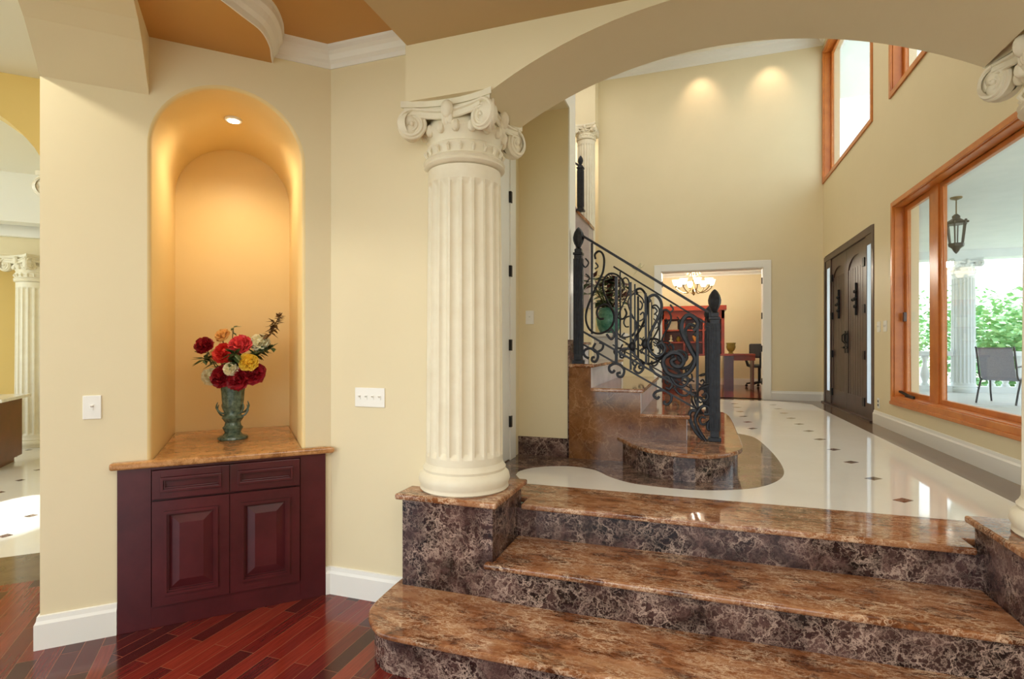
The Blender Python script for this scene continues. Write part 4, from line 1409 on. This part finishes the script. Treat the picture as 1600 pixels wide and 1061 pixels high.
dk = thing('office_desk', 'long red brown office desk under the hutch with a narrow wing to the right', 'desk', (0.1, 12.5, U))
MB().box(-0.72, 12.05, 1.325, 0.80, 12.80, 1.365).box(0.80, 12.45, 1.325, 1.22, 13.10, 1.365).build('desk_top', 'bookred', dk, bevel=0.004)
MB().box(-0.70, 12.12, U, -0.25, 12.78, 1.325).build('drawer_pedestal', 'islandwood', dk)
MB().box(0.58, 12.12, U, 0.77, 12.78, 1.325).build('end_panel', 'cherry', dk)
MB().box(0.80, 12.50, 1.22, 1.22, 13.05, 1.325).build('apron', 'bookred', dk)
MB().box(1.17, 12.52, U, 1.20, 13.04, 1.22).build('leg_panel', 'islandwood', dk)
ov = MB().lathe([(0.05, 1.365), (0.055, 1.375), (0.035, 1.40), (0.075, 1.45), (0.095, 1.51), (0.085, 1.56), (0.10, 1.60), (0.09, 1.60), (0.075, 1.55)], (0.73, 12.35, 0), 20).build('urn', 'olive', at=(0.73, 12.35, 1.365))
tag(ov, 'olive green urn standing on the office desk right of the hutch', 'vase')

oc = thing('office_chair', 'dark office chair on castors at the right inside the far doorway', 'chair', (1.40, 13.45, U))
cx_, cy_ = 1.40, 13.45
MB().box(cx_ - 0.24, cy_ - 0.24, U + 0.46, cx_ + 0.24, cy_ + 0.24, U + 0.53).build('seat', 'grey', oc, bevel=0.03)
MB().box(cx_ - 0.24, cy_ - 0.28, U + 0.68, cx_ + 0.24, cy_ - 0.22, U + 1.0).build('backrest', 'grey', oc, bevel=0.03)
MB().bar((cx_, cy_ - 0.25, U + 0.45), (cx_, cy_ - 0.26, U + 0.8), 0.05).build('back_bracket', 'black', oc)
MB().lathe([(0.03, U + 0.1), (0.03, U + 0.46)], (cx_, cy_, 0), 12).build('column', 'black', oc)
for sx_ in (-1, 1):
    MB().tube([(cx_ + sx_ * 0.24, cy_ - 0.2, U + 0.48), (cx_ + sx_ * 0.30, cy_ - 0.1, U + 0.70), (cx_ + sx_ * 0.30, cy_ + 0.15, U + 0.70), (cx_ + sx_ * 0.24, cy_ + 0.1, U + 0.48)], 0.018).build('armrest', 'black', oc)
for k in range(5):
    a = 2 * PI * k / 5 + 0.3
    lg = MB().bar((cx_, cy_, U + 0.13), (cx_ + 0.28 * math.cos(a), cy_ + 0.28 * math.sin(a), U + 0.08), 0.035).build('base_leg', 'black', oc)
    MB().ball((cx_ + 0.28 * math.cos(a), cy_ + 0.28 * math.sin(a), U + 0.034), 0.033, seg=8, ring=6).build('castor', 'black', lg)

# chandelier
CX, CY, CZ = -0.02, 12.0, 2.92
ch = thing('chandelier', 'bronze chandelier with glowing white glass shades in the office doorway', 'chandelier', (CX, CY, 3.42))
MB().tube([(CX, CY, 3.42), (CX, CY, 3.12)], 0.008).lathe([(0.06, 3.42), (0.05, 3.39), (0.01, 3.37)], (CX, CY, 0), 12).build('ceiling_rod', 'bronze', ch)
MB().lathe([(0.005, 2.60), (0.03, 2.63), (0.02, 2.67), (0.06, 2.73), (0.04, 2.78), (0.015, 2.82), (0.03, 2.92), (0.012, 2.98), (0.02, 3.08), (0.005, 3.14)], (CX, CY, 0), 14).build('centre_stem', 'bronze', ch)
for k in range(8):
    a = 2 * PI * k / 8 + 0.2
    ca, sa = math.cos(a), math.sin(a)
    P = lambda r_, z_: (CX + r_ * ca, CY + r_ * sa, z_)
    am = MB().tube(spline([P(0.04, 2.74), P(0.14, 2.66), P(0.26, 2.68), P(0.36, 2.76), P(0.36, 2.80)], 4), 0.010, 5)
    MB().tube(spline([P(0.02, 3.08), P(0.10, 3.12), P(0.14, 3.04), P(0.09, 3.02)], 4), 0.007, 5).build('scroll', 'bronze', ch)
    am.lathe([(0.03, 2.79), (0.035, 2.80), (0.01, 2.81)], P(0.36, 0), 8)
    arm = am.build('arm', 'bronze', ch)
    MB().lathe([(0.028, 2.80), (0.055, 2.83), (0.068, 2.88), (0.085, 2.93), (0.078, 2.93), (0.05, 2.85)], P(0.36, 0), 14).build('glass_shade', 'shade', arm)
lp = bpy.data.lights.new('chandelier_light', 'POINT')
lp.energy = 105
lp.color = (1.0, 0.91, 0.76)
lp.shadow_soft_size = 0.12
lo_ = bpy.data.objects.new('chandelier_light', lp)
COL.objects.link(lo_)
lo_.location = (CX, CY, 3.05)

# ================================================================== LEFT ROOM
# arched ochre wall parallel to the diagonal wall
ah = [(-3.6, 0)] + [(-1.95 + 1.2 * math.cos(PI - PI * i / 24) * 1.0 - 0.0, 2.72 + 0.78 * math.sin(PI - PI * i / 24)) for i in range(25)]
ah = [(-1.95 - 1.2, 0.0)] + ah[1:] + [(-1.95 + 1.2, 0.0)]
pp = [(-5.5, 0), (-5.5, 3.55), (0.10, 3.55), (0.10, 0)] + ah[::-1]
struct('wall_left_room', MB(DM).prism(pp, -2.15, -1.85, lambda p, h: (p[0], h, p[1])), 'ochre')
struct('ceiling', MB(DM).box(-5.5, -1.99, 3.55, -0.318, 6.0, 3.7), 'whitewall')
struct('ceiling', MB(DM).box(-6.0, -8.2, 4.0, 0.2, -1.99, 4.15), 'whitewall')
struct('wall_left_room', MB(DM).box(-6.0, -8.2, 0, 0.2, -8.0, 4.0), 'ochre')
struct('wall_left_room', MB(DM).box(0.06, -8.0, 0, 0.2, -2.15, 4.0), 'wall')
struct('trim_6', MB(DM).box(-6.0, -7.2, 3.15, 0.0, -7.0, 3.35).box(-6.0, -6.9, 3.30, 0.0, -6.6, 4.0), 'white')
struct('trim_7', MB(DM).box(-6.0, -7.75, 2.88, 0.0, -7.1, 3.15), 'wall')
column(*D(-2.29, -7.2), 0.0, 2.88, 'pale fluted column far in the room at the left edge of the photo', s=1.15)
column(*D(-0.50, -1.98), 0.0, 2.88, 'pale column just behind the left wall end, only part of its capital showing', s=1.0)
# island and stool
IX, IY = -8.0, 4.25
isl = thing('kitchen_island', 'dark wood island with a white stone top at the left edge of the photo', 'island', D(-2.6, -5.35, 0))
MB(DM).box(-4.6, -5.9, 0.08, -2.085, -5.15, 0.84).box(-4.55, -5.85, 0.0, -2.15, -5.2, 0.08).build('body', 'islandwood', isl)
MB(DM).box(-4.65, -5.98, 0.84, -2.01, -5.0, 0.88).build('worktop', 'whitetop', isl, bevel=0.006)
sx0, sn0 = -2.22, -4.75
stl = thing('bar_stool', 'bar stool with tan seat and dark curved legs beside the island at the left edge', 'stool', D(sx0, sn0, 0))
MB(DM).lathe([(0.16, 0.61), (0.18, 0.62), (0.18, 0.645), (0.15, 0.66)], (sx0, sn0, 0), 24).build('seat', 'peach', stl)
for k in range(4):
    a = PI / 4 + k * PI / 2
    MB(DM).tube(spline([(sx0 + 0.10 * math.cos(a), sn0 + 0.10 * math.sin(a), 0.61), (sx0 + 0.17 * math.cos(a), sn0 + 0.17 * math.sin(a), 0.45), (sx0 + 0.14 * math.cos(a), sn0 + 0.14 * math.sin(a), 0.2), (sx0 + 0.20 * math.cos(a), sn0 + 0.20 * math.sin(a), 0.0)], 4), 0.012).build('leg', 'black', stl)
MB(DM).tube([(sx0 + 0.145 * math.cos(a), sn0 + 0.145 * math.sin(a), 0.22) for a in [j * 2 * PI / 20 for j in range(21)]], 0.008).build('foot_ring', 'black', stl)

# ================================================================== PORCH AND GARDEN
struct('floor', MB().box(XR + 0.25, 2.0, 0.40, 9.0, 14.4, 0.55), 'porchfloor')
struct('ceiling', MB().box(XR + 0.25, 2.0, 3.55, 9.0, 14.4, 3.75), 'porch')
struct('wall_porch', MB().box(XR + 0.3, 13.75, 0.55, 4.35, 14.15, 3.55), 'porch')
struct('wall_porch', MB().box(4.35, 13.75, 3.38, 9.0, 14.15, 3.55), 'porch')
column(5.42, 13.95, 0.55, 3.38, 'white fluted porch column outside the big window behind the lantern', s=0.95, m='porch')
ba = thing('balustrade', 'white stone balustrade along the porch edge outside the big window', 'balustrade', (6.0, 13.95, 0.55))
MB().box(4.36, 13.83, 1.32, 5.2, 14.07, 1.42).box(5.64, 13.83, 1.32, 8.9, 14.07, 1.42).build('top_rail', 'porch', ba, bevel=0.01)
MB().box(4.36, 13.85, 0.55, 5.2, 14.05, 0.68).box(5.64, 13.85, 0.55, 8.9, 14.05, 0.68).build('bottom_rail', 'porch', ba)
k = 0
x = 4.5
while x < 7.6:
    if not (5.1 < x < 5.75):
        MB().lathe([(0.07, 0.68), (0.07, 0.72), (0.045, 0.75), (0.085, 0.88), (0.08, 0.96), (0.04, 1.12), (0.045, 1.22), (0.07, 1.28), (0.07, 1.32)], (x, 13.95, 0), 14).build('baluster', 'porch', ba)
    x += 0.235
struct('ceiling', MB().box(XR + 0.3, 5.0, 7.25, 6.2, 14.2, 7.5), 'porch')
for px_ in ((6.0, 14.0), (6.0, 5.2)):
    struct('wall_porch', MB().box(px_[0] - 0.2, px_[1] - 0.2, 3.75, px_[0] + 0.2, px_[1] + 0.2, 7.25), 'porch')
# lantern
LX, LY = 3.38, 8.9
lt_ = thing('porch_lantern', 'dark metal lantern hanging from the porch ceiling outside the big window', 'lantern', (LX, LY, 3.55))
MB().lathe([(0.07, 3.55), (0.065, 3.53), (0.015, 3.51)], (LX, LY, 0), 14).tube([(LX, LY, 3.52), (LX, LY, 3.30)], 0.008).build('hanger', 'bronze', lt_)
MB().lathe([(0.02, 3.32), (0.05, 3.29), (0.045, 3.26), (0.12, 3.21), (0.125, 3.18), (0.10, 3.18)], (LX, LY, 0), 6).build('roof', 'black', lt_)
fr_ = MB()
for k in range(6):
    a = 2 * PI * k / 6
    fr_.bar((LX + 0.108 * math.cos(a), LY + 0.108 * math.sin(a), 3.19), (LX + 0.075 * math.cos(a), LY + 0.075 * math.sin(a), 2.90), 0.014)
    fr_.ball((LX + 0.13 * math.cos(a), LY + 0.13 * math.sin(a), 3.215), 0.018, seg=6, ring=4)
fr_.lathe([(0.095, 2.92), (0.09, 2.88), (0.05, 2.85), (0.03, 2.81), (0.005, 2.78)], (LX, LY, 0), 6)
fr_.build('frame', 'black', lt_)
MB().lathe([(0.070, 2.92), (0.100, 3.18)], (LX, LY, 0), 6).build('glass', 'glass', lt_)
# patio chair


def patio_chair(cx, cy, rot, label):
    t_ = thing('patio_chair', label, 'chair', (cx, cy, 0.55))
    mt = Matrix.Translation((cx, cy, 0.55)) @ Matrix.Rotation(rot, 4, 'Z')
    sl = MB(mt)
    # facing local +X
    prof_ = [(-0.36, 0.95), (-0.33, 0.93), (-0.24, 0.62), (-0.20, 0.46), (-0.10, 0.40), (0.15, 0.42), (0.27, 0.43), (0.30, 0.40)]
    vs = []
    for x_, z_ in prof_:
        for y_ in (-0.23, 0.23):
            for dz in (0, -0.012):
                vs.append((x_, y_, z_ + dz))
    fs = []
    for i in range(len(prof_) - 1):
        a = i * 4
        fs += [(a, a + 2, a + 6, a + 4), (a + 1, a + 5, a + 7, a + 3), (a, a + 4, a + 5, a + 1), (a + 2, a + 3, a + 7, a + 6)]
    sl.add(vs, fs, True)
    sl.build('sling_seat', 'sling', t_)
    for y_ in (-0.25, 0.25):
        MB(mt).tube(spline([(x_, y_, z_) for x_, z_ in prof_], 3), 0.014).build('side_frame', 'grey', t_)
        MB(mt).tube([(-0.24, y_, 0.62), (-0.05, y_ * 1.1, 0.64), (0.22, y_ * 1.1, 0.62), (0.28, y_ * 1.1, 0.42)], 0.014).build('armrest', 'grey', t_)
        MB(mt).tube([(0.28, y_ * 1.1, 0.44), (0.30, y_ * 1.1, 0.2), (0.34, y_ * 1.1, 0.0)], 0.014).build('leg', 'grey', t_)
        MB(mt).tube([(-0.10, y_ * 1.05, 0.42), (-0.22, y_ * 1.05, 0.2), (-0.30, y_ * 1.05, 0.0)], 0.014).build('leg', 'grey', t_)


patio_chair(4.97, 11.35, R(48), 'grey sling patio chair on the porch seen through the big window')
# garden
struct('ground', MB().box(-30, -12, -0.6, 60, 70, -0.5), 'lawn')


def tree(x, y, h, r_, seed, label):
    rn = random.Random(seed)
    t_ = thing('tree', label, 'tree', (x, y, -0.5), 'trees beyond the porch')
    MB().tube([(x, y, -0.5), (x + 0.1, y, h * 0.3), (x - 0.05, y + 0.1, h * 0.75)], [0.2, 0.15, 0.05], 8).build('trunk', 'bark', t_)
    mb = MB()
    cl = [(x + rn.uniform(-1, 1) * r_ * 0.7, y + rn.uniform(-1, 1) * r_ * 0.7, h * 0.12 + rn.random() * h * 0.82) for _ in range(26)]
    for k in range(4200):
        c = cl[rn.randrange(26)]
        d = Vector((rn.gauss(0, 1), rn.gauss(0, 1), rn.gauss(0, 1))).normalized() * r_ * 0.42 * rn.random() ** 0.4
        p = Vector(c) + d
        a = rn.uniform(0, 2 * PI)
        e = Vector((math.cos(a), math.sin(a), rn.uniform(-0.6, 0.6))) * 0.11
        f = Vector((-math.sin(a), math.cos(a), rn.uniform(-1, 1))) * 0.07
        mb.add([p - e, p + f, p + e, p - f], [(0, 1, 2, 3)])
    mb.build('crown', 'tree', t_)


tree(9.8, 20.0, 2.7, 1.9, 11, 'bright green rounded tree just beyond the balustrade')
tree(5.6, 21.5, 2.5, 1.6, 12, 'lower tree behind the porch column')
tree(15.5, 25.0, 3.3, 2.4, 13, 'taller pale tree at the right behind the rounded one')
tree(14.0, 33.0, 4.1, 2.8, 14, 'far tree rising palely above the others')
tree(7.6, 31.0, 3.0, 2.8, 15, 'far low tree left of the palest one')
